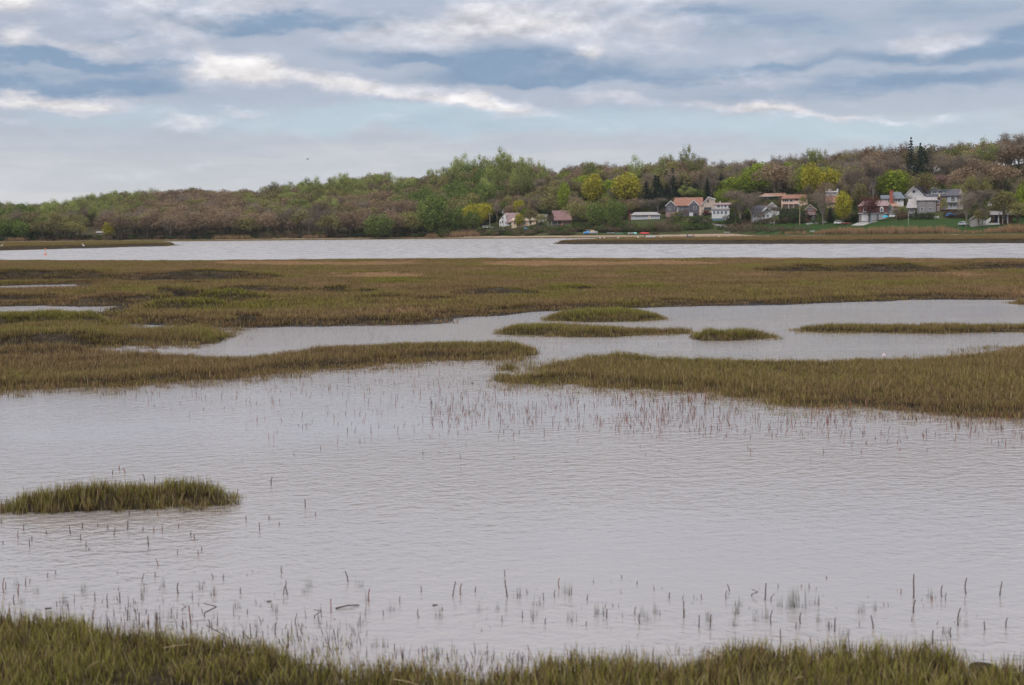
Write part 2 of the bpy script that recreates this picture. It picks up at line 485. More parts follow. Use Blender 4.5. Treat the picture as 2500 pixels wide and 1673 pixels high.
MARSHES = []
class Marsh:
    """one piece of marsh: mud ground as a mesh of its own, grass on it as stuff.
    outline and mounds are read off the photograph as points of the water plane."""
    def __init__(s, name, poly, holes=(), base=0.10, edge=0.30, rough=0.04, mounds=(), rag=None):
        s.name = name
        pts = [gp(*p)[:2] for p in poly]
        s.poly = s.ragged(pts, rag if rag is not None else edge * 1.15)
        s.holes = [s.ragged([gp(*p)[:2] for p in h], edge * 0.4) for h in holes]
        s.base, s.edge, s.rough = base, edge, rough
        s.mounds = []
        for x0, x1, yb, yt, deep, green, bare in mounds:
            c = gp((x0 + x1) / 2, yb)
            wpx = c[1] / F
            s.mounds.append((c[0], c[1], (x1 - x0) / 2 * wpx, deep, max(0.05, (yb - yt) * wpx - (0.10 if name == 'big_marsh' else 0.18)), green, bare))
        MARSHES.append(s)
    @staticmethod
    def ragged(pts, amp):
        out = []
        n = len(pts)
        for i in range(n):
            a, b = np.array(pts[i]), np.array(pts[(i + 1) % n])
            L = np.linalg.norm(b - a)
            kk = int(np.clip(L / max(amp * 1.5, 0.12), 1, 14))
            for j in range(kk):
                p = a + (b - a) * (j / kk)
                if amp > 0:
                    p = p + (np.array([vnoise(p[0] * 1.7, p[1] * 1.7, 3), vnoise(p[0] * 1.7, p[1] * 1.7, 5)]) - 0.5) * amp * 1.6
                out.append(p)
        return np.array(out)
    def sdf(s, P):
        d = seg_dist(P, s.poly)
        for h in s.holes:
            d = np.minimum(d, -seg_dist(P, h))
        return d
    def field(s, P, d=None):
        """ground height, green-ness, bareness at world points"""
        P = np.asarray(P)
        if d is None: d = s.sdf(P)
        x, y = P[:, 0], P[:, 1]
        z = -0.14 + (s.base + 0.14) * sstep(d, -0.25 * s.edge, s.edge)
        z = z + (fbm(x * 0.9, y * 0.9, 2) - 0.5) * 2 * s.rough * sstep(d, 0, s.edge * 1.5)
        z = z + (fbm(x * 0.22, y * 0.22, 8) - 0.5) * 2 * s.rough * 1.3 * sstep(d, 0, s.edge * 3)
        green = np.zeros(len(P)); bare = np.zeros(len(P))
        for cx, cy, rx, ry, h, gr, br in s.mounds:
            ax = (x - cx) / rx + (vnoise(x * 1.3 / max(rx, .5) * 2, y * 0.7, 4) - 0.5) * 0.25
            wob = (vnoise(x * 2.2 / max(rx ** .5, .7), y * 0, 6) - 0.5) * 0.35 * ry
            b = (y - cy + wob * (ry > 0.6)) / ry
            side = np.clip(1 - np.abs(ax) ** 2.4, 0, 1) ** 0.6
            prof = sstep(b, -0.02, 0.20) * (1 - sstep(b, 0.35, 1.15))
            lump = 0.82 + 0.36 * vnoise(x * 3 / max(rx, .6) * 2, y * 1.2, 9)
            hh = h * side * prof * lump * sstep(d, 0.0, s.edge)
            z = np.maximum(z, z * 0.35 + hh + s.base * 0.5 * (hh > 0))
            green = np.maximum(green, gr * np.clip(side * prof * 1.3, 0, 1))
            fr = side * sstep(b, -0.12, 0.0) * (1 - sstep(b, 0.10, 0.22)) * br
            bare = np.maximum(bare, fr)
        return z, green, bare
    def ground(s, nx, ny, kind_label='marsh_ground'):
        lo = s.poly.min(0); hi = s.poly.max(0)
        # grid in bearing and log distance, so that cells stay even in size to a walker's eye
        pp = s.poly
        y0, y1 = max(lo[1] - s.edge, 0.5), hi[1] + s.edge
        r = pp[:, 0] / np.maximum(pp[:, 1], 1.0)
        r0, r1 = r.min() - 0.01, r.max() + 0.01
        yy = 1.0 / np.linspace(1.0 / y0, 1.0 / y1, ny)
        rr = np.linspace(r0, r1, nx)
        Y, RR = np.meshgrid(yy, rr, indexing='ij')
        X = RR * Y
        P = np.stack([X.ravel(), Y.ravel()], 1)
        d = s.sdf(P)
        z, g, b = s.field(P, d)
        ok = (d > -1.2 * s.edge - 0.15 * Y.ravel() / 20).reshape(ny, nx)
        use = ok[:-1, :-1] | ok[1:, :-1] | ok[:-1, 1:] | ok[1:, 1:]
        idx = np.arange(nx * ny).reshape(ny, nx)
        fs = np.stack([idx[:-1, :-1][use], idx[:-1, 1:][use], idx[1:, 1:][use], idx[1:, :-1][use]], 1)
        used = np.unique(fs)
        mp = np.full(nx * ny, -1); mp[used] = np.arange(len(used))
        me = bpy.data.meshes.new(s.name)
        V = np.stack([P[:, 0], P[:, 1], z], 1)[used]
        me.from_pydata(V.tolist(), [], mp[fs].tolist())
        me.polygons.foreach_set('use_smooth', [True] * len(me.polygons))
        me.update()
        return tag(mesh_obj(s.name, me, MUD), kind='structure')
    def grass(s, dens, coll, hgt=1.0, tint=0.45, tvar=0.5, label='', edge_green=0.0, tfun=None, fringe=0.55, name='marsh_grass', maxy=None):
        lo = s.poly.min(0); hi = s.poly.max(0)
        if maxy: hi = np.minimum(hi, [1e9, maxy])
        area = (hi - lo).prod()
        n = int(area * dens)
        P = lo + RNG.random((n, 2)) * (hi - lo)
        # keep what stands within the view and a margin
        bx = np.abs(P[:, 0]) < (P[:, 1] + 1.0) * 0.46
        P = P[bx]
        d = s.sdf(P)
        keep = (d > 0) | (RNG.random(len(P)) < fringe * np.exp(d / (s.edge * 1.2)))
        keep &= d > -s.edge * 2.5
        P, d = P[keep], d[keep]
        z, g, b = s.field(P, d)
        keep = RNG.random(len(P)) > b * (0.55 if s.name == 'big_marsh' else 0.75)
        bald = fbm(P[:, 0] * 0.6, P[:, 1] * 0.9, 21)
        keep &= ~((bald < 0.30) & (RNG.random(len(P)) < 0.6))
        P, d, z, g = P[keep], d[keep], z[keep], g[keep]
        t = tint + (fbm(P[:, 0] * 0.35, P[:, 1] * 0.22, 31) - 0.5) * 1.9 * tvar + (vnoise(P[:, 0] * 2.5, P[:, 1] * 2.5, 33) - 0.5) * 0.5 * tvar
        t = t + g * 0.8 + edge_green * np.exp(-np.maximum(d, 0) / (s.edge * 1.5))
        if tfun is not None:
            t = tfun(P, t)
        sc = hgt * (0.75 + 0.5 * RNG.random(len(P))) * (0.8 + 0.45 * vnoise(P[:, 0] * 0.8, P[:, 1] * 0.8, 41)) * (1 + 0.25 * g)
        sc = sc * np.where(d < 0, 0.85, 1.0)
        z = np.maximum(z, -0.03) - 0.01
        s3 = np.stack([sc ** 0.3, sc ** 0.3, sc], 1)
        s.n = len(P)
        return scatter(name, np.stack([P[:, 0], P[:, 1], z], 1), RNG.random(len(P)) * 6.283, s3, t, coll, label)

# ---- the near bank under and before the camera
near_bank = Marsh('marsh_bank', [
    (-400, 1548), (-100, 1545), (0, 1540), (110, 1538), (215, 1550), (240, 1575), (300, 1580), (380, 1572), (480, 1578), (617, 1592), (705, 1607), (800, 1634),
    (880, 1650), (1000, 1650), (1060, 1664), (1150, 1682), (1240, 1676), (1300, 1664), (1400, 1656), (1500, 1652), (1620, 1664),
    (1665, 1650), (1720, 1626), (1850, 1620), (2000, 1624), (2100, 1620), (2200, 1612), (2300, 1618), (2360, 1638), (2392, 1655),
    (2440, 1645), (2500, 1645), (2900, 1640), (3400, 2400), (1250, 6000), (-900, 2400)], base=0.07, edge=0.14, rough=0.035)
near_bank.ground(260, 150)
near_bank.grass(660, CL_NEAR, 0.86, 0.74, 0.6, 'short olive green cordgrass with dead stalks on the near bank', edge_green=0.1)
# ---- narrow islet standing alone in the near water
lone = Marsh('marsh_islet', [
    (5, 1250), (50, 1257), (100, 1258), (200, 1252), (300, 1247), (400, 1243), (500, 1238), (570, 1232), (578, 1224),
    (560, 1214), (500, 1209), (450, 1207), (380, 1216), (280, 1224), (180, 1230), (100, 1236), (30, 1243)], base=0.05, edge=0.14, rough=0.03,
    mounds=[(380, 580, 1234, 1186, 0.5, 0.35, 0.3), (90, 380, 1250, 1215, 0.45, 0.1, 0.3)])
lone.ground(150, 40)
lone.grass(820, CL_NEAR, 0.9, 0.60, 0.45, 'narrow strip of green brown cordgrass standing alone in open water')
# ---- marsh tongue on the left, before the channel
left_tongue = Marsh('marsh_tongue', [
    (-300, 892), (-100, 888), (60, 886), (222, 882), (290, 876), (330, 872), (370, 876), (430, 883), (500, 885), (600, 885), (700, 877), (780, 869), (830, 861),
    (950, 856), (1050, 853), (1150, 853), (1225, 852), (1262, 856), (1284, 862), (1278, 868), (1240, 873), (1180, 878), (1100, 880), (1000, 883), (920, 888),
    (840, 896), (760, 903), (650, 911), (550, 921), (480, 929), (400, 937), (300, 942), (200, 945), (100, 950), (0, 957), (-100, 966), (-300, 985)],
    base=0.08, edge=0.35, rough=0.05,
    mounds=[(265, 370, 870, 848, 1.6, 0.35, 0.2), (860, 1288, 872, 842, 1.5, 0.35, 0.45), (600, 900, 880, 866, 1.2, 0.1, 0)])
left_tongue.ground(330, 90)
left_tongue.grass(240, CL_MID, 0.88, 0.40, 0.55, 'olive brown cordgrass on the long tongue left of the channel')
# ---- green mound marsh on the left
left_mound = Marsh('mound_marsh', [
    (-300, 806), (0, 792), (60, 784), (150, 778), (240, 779), (270, 786), (278, 797), (300, 812), (400, 813), (430, 808), (480, 806), (530, 808), (548, 814), (562, 822), (556, 832), (500, 839), (430, 843), (330, 843), (280, 846), (235, 854), (222, 864), (100, 872), (-100, 878), (-300, 886)],
    base=0.08, edge=0.35, rough=0.05,
    mounds=[(-200, 285, 806, 765, 3.0, 0.65, 0.15), (-200, 240, 862, 808, 2.2, 0.45, 1.0), (460, 564, 839, 818, 1.6, 0.5, 0.2)])
left_mound.ground(260, 110)
left_mound.grass(200, CL_MID, 1.0, 0.36, 0.55, 'brown tinged cordgrass with a fresh green mound by the channel')
# ---- marsh on the right
right_marsh = Marsh('broad_marsh', [
    (1222, 927), (1240, 922), (1285, 922), (1330, 920), (1352, 914), (1300, 908), (1275, 902), (1335, 896), (1375, 889), (1420, 887), (1480, 884), (1530, 884),
    (1600, 889), (1700, 890), (1800, 890), (1900, 892), (2000, 894), (2100, 893), (2200, 891), (2300, 887), (2350, 876), (2400, 870), (2450, 865), (2500, 860),
    (2600, 852), (2800, 842), (2800, 1046), (2600, 1030), (2500, 1022), (2400, 1015), (2300, 1009), (2200, 1003), (2100, 997), (1980, 992), (1850, 984), (1875, 976),
    (1800, 968), (1750, 959), (1700, 955), (1600, 952), (1500, 948), (1400, 943), (1310, 937), (1235, 931)],
    base=0.06, edge=0.35, rough=0.04,
    mounds=[(1222, 1300, 930, 912, 0.7, 0.4, 0.3), (1420, 1700, 900, 880, 1.5, 0.25, 0)])
right_marsh.ground(330, 120)
right_marsh.grass(240, CL_MID, 0.86, 0.42, 0.45, 'even olive brown cordgrass on the broad marsh right of the channel')
# ---- four islets in the channel
for nm, lab, poly, mnd, ti in (
    ('marsh_islet', 'domed green topped islet in the far channel', [(1333, 783), (1400, 786), (1420, 788), (1500, 787), (1560, 785), (1628, 781), (1612, 775), (1560, 769), (1480, 766), (1420, 767), (1380, 773), (1345, 778)], [(1370, 1600, 786, 756, 2.6, 0.6, 0.4)], 0.5),
    ('marsh_islet', 'islet with a thin grassy tail between the channel islets', [(1228, 815), (1260, 818), (1320, 820), (1400, 823), (1480, 824), (1540, 820), (1600, 818), (1685, 815), (1670, 811), (1600, 812), (1500, 810), (1400, 806), (1300, 805), (1250, 807)], [(1232, 1400, 820, 795, 1.6, 0.45, 0.5), (1380, 1530, 823, 806, 1.0, 0.2, 0.3)], 0.45),
    ('marsh_islet', 'small low islet right of the tailed islet', [(1674, 830), (1690, 832), (1750, 832), (1830, 831), (1870, 829), (1898, 826), (1880, 823), (1830, 821), (1770, 822), (1700, 822), (1680, 825)], [(1678, 1780, 832, 812, 1.0, 0.45, 0.4), (1780, 1868, 831, 815, 1.0, 0.45, 0.4)], 0.5),
    ('marsh_islet', 'long thin drowned strip of grass at the right edge', [(1935, 807), (1985, 812), (2060, 813), (2150, 814), (2300, 815), (2400, 814), (2700, 810), (2700, 800), (2500, 802), (2400, 803), (2250, 804), (2100, 804), (2000, 804)], [], 0.38),
    ('marsh_islet', 'scrap of grass by the far bank at the right edge', [(2470, 742), (2500, 744), (2600, 745), (2600, 738), (2490, 739)], [], 0.45),
    ('marsh_islet', 'round tuft at the tip of the right marsh', [(1221, 905), (1240, 907), (1250, 902), (1235, 898), (1224, 900)], [(1220, 1252, 906, 892, 0.5, 0.4, 0.2)], 0.45),
):
    q = Marsh(nm, poly, base=0.05, edge=0.22, rough=0.03, mounds=mnd)
    q.ground(130, 40)
    q.grass(240, CL_MID, 0.95, ti, 0.4, 'cordgrass on the ' + lab)
# ---- the big marsh across the middle distance
def wrack(P, t):
    px, py = pix(P[:, 0], P[:, 1], np.zeros(len(P)))
    n = fbm(P[:, 0] * 0.18, P[:, 1] * 0.08, 51)
    a = np.exp(-((px - 1450) / 300) ** 4) * np.exp(-((py - 649 + (n - .5) * 10) / 5.5) ** 2)
    a = np.maximum(a, 0.75 * np.exp(-((px - 780) / 280) ** 4) * np.exp(-((py - 648 + (n - .5) * 12) / 5.0) ** 2))
    a = np.maximum(a, 0.6 * np.exp(-((px - 900) / 260) ** 2) * np.exp(-((py - 678) / 9) ** 2) * (n > 0.45))
    # the far edge is ruddy, single tufts are bright green
    t = t - 0.30 * np.exp(-((py - 632) / 7) ** 2)
    t = t - 0.10 * sstep(px, 1600, 2500)
    for gx, gy, rx, ry in ((1597, 703, 26, 9), (1520, 708, 60, 5), (1370, 716, 45, 5), (2000, 668, 120, 4), (1430, 672, 220, 5), (1380, 706, 60, 7), (760, 662, 200, 5)):
        t = t + 0.45 * np.exp(-((px - gx) / rx) ** 2 - ((py - gy) / ry) ** 2)
    rag = vnoise(P[:, 0] * 1.6, P[:, 1] * .7, 53)
    return np.where(a * (0.3 + 0.8 * n + 0.6 * rag) > 0.40, -1.0 * np.clip(a * 1.3, 0, 1), t)
big_marsh = Marsh('big_marsh', [
    (-350, 640), (0, 639), (300, 640), (430, 641), (560, 639), (700, 638), (1000, 636), (1300, 635), (1800, 634), (2500, 636), (2850, 637),
    (2850, 727), (2500, 730), (2200, 729), (2050, 735), (1850, 742), (1700, 745), (1600, 747), (1400, 752), (1300, 757), (1200, 764), (1100, 771), (1052, 777),
    (1043, 787), (1000, 789), (850, 792), (700, 794), (620, 795), (590, 799), (560, 798), (530, 793), (470, 790), (420, 787), (300, 788), (294, 775),
    (333, 763), (363, 749), (390, 744), (175, 746), (150, 742), (0, 746), (-350, 752)],
    holes=[[(-350, 720), (0, 711), (100, 709), (150, 708), (185, 709), (250, 704), (246, 692), (180, 693), (120, 694), (60, 695), (0, 697), (-350, 700)],
           [(425, 702), (470, 703), (505, 700), (498, 693), (445, 694)]],
    base=0.07, edge=0.35, rough=0.04,
    mounds=[(-250, 290, 692, 662, 7, 0.25, 1.0), (230, 650, 692, 664, 7, 0.1, 1.0), (-200, 140, 741, 719, 3.0, 0.1, 1.0), (170, 412, 744, 720, 3.0, 0.1, 0.9),
            (350, 500, 738, 706, 3.0, 0.3, 0.8), (465, 775, 722, 701, 3.5, 0.4, 0.7), (788, 850, 723, 698, 1.6, 0.5, 0.4), (870, 915, 722, 706, 1.2, 0.2, 0.5),
            (455, 607, 750, 714, 4.0, 0.85, 0.2), (335, 515, 764, 738, 3.0, 0.6, 0.2), (245, 293, 773, 746, 1.6, 0.1, 0.5), (560, 617, 798, 768, 1.5, 0.15, 0.3),
            (800, 1044, 790, 772, 1.6, 0.45, 0.5), (600, 800, 795, 780, 1.4, 0.3, 0.3), (1105, 1315, 730, 704, 3.0, 0.05, 0.8), (1000, 1110, 742, 724, 2.5, 0.05, 0.7),
            (870, 1010, 738, 720, 3, 0.05, 0.5), (1500, 1700, 712, 700, 2, 0.5, 0.2), (1330, 1450, 715, 700, 2, 0.2, 0.5),
            (1880, 2080, 672, 648, 7, 0.05, 0.6), (2050, 2320, 672, 645, 7, 0.0, 1.0), (2280, 2850, 664, 640, 7, 0.0, 1.0), (1640, 2000, 703, 694, 4, 0.0, 1.0)])
big_marsh.ground(480, 300)
big_marsh.grass(30, CL_FAR, 1.0, 0.27, 0.95, 'rough brown and olive marsh grass across the middle distance', tfun=wrack, fringe=0.5)
# ---- low bars before the far shore
for nm, lab, poly, tn in (
    ('grassy_bar', 'low grassy bar before the left shore', [(-400, 615), (0, 612), (60, 610.5), (170, 607.2), (240, 606), (320, 603), (405, 601.5), (428, 598), (400, 596), (250, 595), (0, 596.5), (-400, 600)], 0.42),
    ('grassy_bar', 'long brown bar before the village shore', [(1352, 596), (1400, 596.6), (1500, 596.4), (1780, 596), (2100, 595.5), (2500, 594), (2800, 593), (2800, 580), (2500, 580.5), (2300, 582), (2000, 583.5), (1700, 585.5), (1500, 588.0), (1420, 592)], 0.22),
    ('mud_spit', 'thin dark spit between the bar and the beach', [(2030, 581.2), (2200, 580.8), (2330, 579.8), (2330, 578.6), (2200, 578.6), (2080, 579.6)], 0.2),
):
    q = Marsh(nm, poly, base=0.60, edge=1.3, rough=0.12, rag=0.9)
    q.ground(260, 60)
    q.grass(4.0, CL_FAR, 1.7, tn, 0.3, lab, fringe=0.1)

# ---- dead stems standing in the shallows (stuff: nobody could count them)
def stems(zones, coll, label, hs):
    P = []
    for x0, x1, ya, yb, n, h in zones:
        for i in range(n):
            x = random.uniform(x0, x1); y = random.uniform(ya, yb) + random.gauss(0, (yb - ya) * .15)
            p = gp(x, y)
            if vnoise(p[0] * 1.1, p[1] * .8, 61) < .24: continue
            if any(mm.sdf(p[None, :2])[0] > .25 for mm in MARSHES if abs(mm.poly[:, 1].mean() - p[1]) < 12): continue
            P.append((p[0], p[1], -.015, h))
    P = np.array(P)
    sc = P[:, 3] * hs * (.45 + .9 * RNG.random(len(P)))
    scatter('dead_stems', P[:, :3], RNG.random(len(P)) * 6.283, np.stack([np.ones(len(P)), np.ones(len(P)), sc], 1), np.zeros(len(P)), coll, label, 'reed stems', tilt=RNG.normal(0, .18, len(P)).astype(np.float32))
stems([(300, 1300, 880, 960, 460, .9), (600, 1250, 940, 1060, 260, .9), (1050, 1700, 955, 1040, 1000, 1.0), (1500, 2500, 965, 1055, 1500, 1.05), (2000, 2600, 1030, 1090, 130, .9), (700, 2500, 1060, 1130, 60, .8),
       (1850, 2500, 792, 826, 160, .9), (1600, 2500, 745, 790, 140, .8), (560, 620, 800, 830, 60, .9), (900, 1260, 868, 910, 160, .9), (1200, 1420, 905, 960, 130, 1.0), (0, 600, 945, 1000, 120, .9), (1280, 1700, 836, 866, 40, 1.0), (600, 1100, 820, 846, 40, 1.0)],
      CL_STEM, 'thin reddish dead stems standing in the shallows between the marshes', 1.0)
stems([(200, 900, 1520, 1600, 420, .7), (850, 1300, 1600, 1660, 260, .7), (150, 500, 1470, 1540, 90, .6), (1250, 2500, 1590, 1650, 160, .6), (0, 700, 1390, 1500, 90, .35), (1100, 2400, 1440, 1540, 160, .4)],
      CL_DARK, 'thin dark dead stems in the water along the near bank', 1.0)

def edge_stems(mm, n, coll, h, label, hold=0.45):
    """dead stems of last year standing along the rim of a piece of marsh"""
    lo, hi = mm.poly.min(0), mm.poly.max(0); lo = np.maximum(lo, [-1e9, 5.2])
    P = lo + RNG.random((n * 30, 2)) * (hi - lo)
    P = P[np.abs(P[:, 0]) < (P[:, 1] + .6) * 0.42]
    d = mm.sdf(P)
    k_ = (d > -mm.edge * .7) & (RNG.random(len(P)) < np.exp(-np.abs(d) / (mm.edge * hold * 2.2)))
    P, d = P[k_][:n], d[k_][:n]
    z, g, b = mm.field(P, d)
    sc = h * (.5 + .8 * RNG.random(len(P)))
    scatter('dead_stems', np.stack([P[:, 0], P[:, 1], np.maximum(z, -.02) - .01], 1), RNG.random(len(P)) * 6.283, np.stack([np.ones(len(P)), np.ones(len(P)), sc], 1), np.zeros(len(P)), coll, label, 'reed stems', tilt=RNG.normal(0, .2, len(P)).astype(np.float32))
edge_stems(near_bank, 520, CL_DARK, 1.15, 'dead stems of last year among the near bank grass', .9)
edge_stems(lone, 90, CL_DARK, 1.35, 'dead stems among the grass of the lone islet', .8)
edge_stems(left_tongue, 500, CL_STEM, 1.3, 'dead stems along the rim of the left tongue')
edge_stems(right_marsh, 650, CL_STEM, 1.3, 'dead stems along the rim of the right marsh')
edge_stems(left_mound, 160, CL_STEM, 1.2, 'dead stems along the rim of the left mound marsh')
# ================================================================== far shore: land, wood
SHORE_PX = [-900, -300, 0, 300, 600, 1000, 1150, 1400, 1600, 1780, 2000, 2250, 2500, 2900, 3400]
SHORE_Y = [690, 720, 733, 790, 776, 800, 767, 690, 680, 666, 578, 519, 492, 480, 470]
SKY_PX = [-900, -300, 0, 100, 180, 240, 300, 400, 470, 560, 640, 700, 800, 860, 920, 1000, 1060, 1090, 1150, 1250, 1310, 1350, 1400, 1460, 1520, 1560, 1600, 1650, 1715, 1745, 1780,
          1850, 1930, 1990, 2060, 2140, 2180, 2220, 2280, 2330, 2370, 2420, 2500, 2900, 3400]
SKY_Y = [520, 510, 503, 502, 491, 480, 471, 463, 458, 463, 458, 451, 441, 427, 430, 433, 424, 404, 388, 381, 383, 390, 382, 375, 382, 386, 372, 364, 366, 384, 389,
         386, 380, 371, 362, 352, 355, 350, 348, 340, 343, 334, 325, 315, 320]
RD_PX = [-900, 0, 600, 1000, 1100, 1300, 1800, 2500, 3400]
RD = [330, 330, 300, 260, 235, 230, 270, 300, 300]
TH_PX = [-900, 0, 900, 1060, 1110, 1730, 1780, 3400]
TH = [13, 13, 14, 16, 21, 21, 17, 17]
def shore(px): return np.interp(px, SHORE_PX, SHORE_Y)
def land(X, Y):
    """ground height of the far shore"""
    X = np.asarray(X, float); Y = np.maximum(np.asarray(Y, float), 1.0)
    px = 1250 + X / Y * F
    dd = Y - shore(px)
    rd = np.interp(px, RD_PX, RD)
    hr = EYE + (hor(px) - np.interp(px, SKY_PX, SKY_Y)) * (shore(px) + rd) / F - np.interp(px, TH_PX, TH)
    vill = sstep(px, 1080, 1200)
    # wooded slope
    z1 = np.where(dd < 12, dd * 0.05, np.where(dd < 30, 0.6 + (dd - 12) * 0.05, 1.5 + (dd - 30) / np.maximum(rd - 30, 1) * (hr - 1.5)))
    # village: beach, terrace, upper terrace, then the hill
    kx = [0, 10, 25, 60, 100, 125]; kz = [0, 0.8, 2.4, 6.5, 13.5, 17.0]
    z2 = np.where(dd < 125, np.interp(dd, kx, kz), 17.0 + (dd - 125) / np.maximum(rd - 125, 1) * (hr - 17.0))
    z = z1 * (1 - vill) + z2 * vill
    z = np.where(dd > rd, hr - np.minimum((dd - rd) * 0.05, 14), z)
    z = np.where(dd < 0, np.maximum(dd * 0.08, -0.8), z)
    z = z + (fbm(X * 0.02, Y * 0.02, 3) - 0.5) * 2.5 * sstep(dd, 60, 160) + (fbm(X * 0.15, Y * 0.15, 5) - 0.5) * 0.25 * sstep(dd, -2, 6)
    return z
def lz(X, Y): return float(land(X, Y))
def hit(px, py, lo=None):
    """where the sight line of a photo pixel meets the far land"""
    d = ray(px, py); d = d / d[1]
    y = np.linspace(float(shore(px)) - 3 if lo is None else lo, float(shore(px)) + 420, 1800)
    X = d[0] * y; Z = EYE + d[2] * y
    below = Z <= land(X, y)
    i = int(np.argmax(below)) if below.any() else len(y) - 1
    return np.array([X[i], y[i], land(X[i], y[i])])

def land_material():
    mt = bpy.data.materials.new('shore_ground'); mt.use_nodes = True
    n = NT(mt.node_tree)
    b = mt.node_tree.nodes['Principled BSDF']
    geo = n.node('ShaderNodeNewGeometry').outputs['Position']
    sand = n.attr('sand'); lawn = n.attr('lawn')
    f = n.noise(geo, 0.25, 5.0, 0.6); g = n.noise(geo, 1.3, 4.0, 0.6)
    c = n.mix(f, (0.050, 0.042, 0.024), (0.085, 0.070, 0.036))
    gr = n.mix(n.ss(g, 0.3, 0.7), (0.022, 0.045, 0.012), (0.034, 0.060, 0.016))
    c = n.mix(n.ss(n.add(lawn, n.mul(n.sub(f, 0.5), 0.5)), 0.3, 0.6), c, gr)
    olive = n.mix(g, (0.085, 0.070, 0.032), (0.125, 0.110, 0.045))
    sd_ = n.mix(n.ss(g, 0.3, 0.7), (0.23, 0.165, 0.120), (0.32, 0.240, 0.180))
    c = n.mix(n.ss(sand, 0.05, 0.35), c, olive)
    c = n.mix(n.ss(n.add(sand, n.mul(n.sub(f, 0.5), 0.25)), 0.55, 0.8), c, sd_)
    mt.node_tree.links.new(c, b.inputs['Base Color'])
    b.inputs['Roughness'].default_value = 0.95
    b.inputs['Specular IOR Level'].default_value = 0.05
    return mt
def build_land():
    nx, ny = 420, 150
    pxs = np.linspace(-900, 3400, nx)
    dds = np.concatenate([np.linspace(-14, 30, 30), np.linspace(32, 330, 90), np.linspace(345, 900, ny - 120)])
    PX, DD = np.meshgrid(pxs, dds)
    Y = shore(PX) + DD
    X = (PX - 1250) / F * Y
    Z = land(X, Y)
    idx = np.arange(nx * ny).reshape(ny, nx)
    fs = np.stack([idx[:-1, :-1].ravel(), idx[:-1, 1:].ravel(), idx[1:, 1:].ravel(), idx[1:, :-1].ravel()], 1)
    me = bpy.data.meshes.new('hills')
    me.from_pydata(np.stack([X.ravel(), Y.ravel(), Z.ravel()], 1).tolist(), [], fs.tolist())
    me.polygons.foreach_set('use_smooth', [True] * len(me.polygons))
    # bands: drowned olive fringe, then sand; lawns in the village
    fr = np.interp(PX, [-900, 600, 1000, 1200, 1500, 1750, 1900, 2100, 3400], [14, 14, 12, 7, 4, 2, 5, 7, 8]) + (fbm(X * 0.05, Y * 0.02, 7) - .5) * 6
    se = np.interp(PX, [-900, 500, 700, 1000, 1150, 1600, 1700, 1790, 1850, 3400], [16, 16, 18, 14, 15, 13, 16, 16, 7, 8])
    sand = np.where(DD < fr, 0.42, np.where(DD < se, 1.0, 0.0))
    sand = np.where((DD < 1.0), 0.40, sand)
    lawn = np.where((PX > 1190) & (DD > se + 1) & (DD < 112), 0.45, 0.0)
    lawn = np.where((PX > 1850) & (DD > 14) & (DD < 60), 0.75, lawn)
    a = me.attributes.new('sand', 'FLOAT', 'POINT'); a.data.foreach_set('value', sand.ravel().astype(np.float32))
    a = me.attributes.new('lawn', 'FLOAT', 'POINT'); a.data.foreach_set('value', lawn.ravel().astype(np.float32))
    return tag(mesh_obj('hills', me, land_material()), kind='structure')
build_land()

# ------------------------------------------------------------------ trees
def leaf_mat(name, a, b, rnd=0.68, trans=0.3):
    if name in MATS: return MATS[name]
    mt = bpy.data.materials.new(name); mt.use_nodes = True
    t = mt.node_tree; n = NT(t)
    for q in list(t.nodes): t.nodes.remove(q)
    lv = n.attr('lv')
    oi = n.node('ShaderNodeObjectInfo').outputs['Random']
    f = n.add(n.mul(lv, 1 - rnd), n.mul(oi, rnd))
    c = n.mix(n.ss(f, 0.1, 0.9), a, b)
    d = n.node('ShaderNodeBsdfDiffuse'); t.links.new(c, d.inputs[0])
    tr = n.node('ShaderNodeBsdfTranslucent'); t.links.new(c, tr.inputs[0])
    mx = n.node('ShaderNodeMixShader'); mx.inputs[0].default_value = trans
    t.links.new(d.outputs[0], mx.inputs[1]); t.links.new(tr.outputs[0], mx.inputs[2])
    o = n.node('ShaderNodeOutputMaterial'); t.links.new(mx.outputs[0], o.inputs[0])
    MATS[name] = mt
    return mt
BARK = pmat('bark', (0.105, 0.085, 0.068), 0.9, 0.25, 2.0, 0.1)
PALE_BARK = pmat('pale_bark', (0.175, 0.150, 0.130), 0.9, 0.25, 2.0, 0.1)

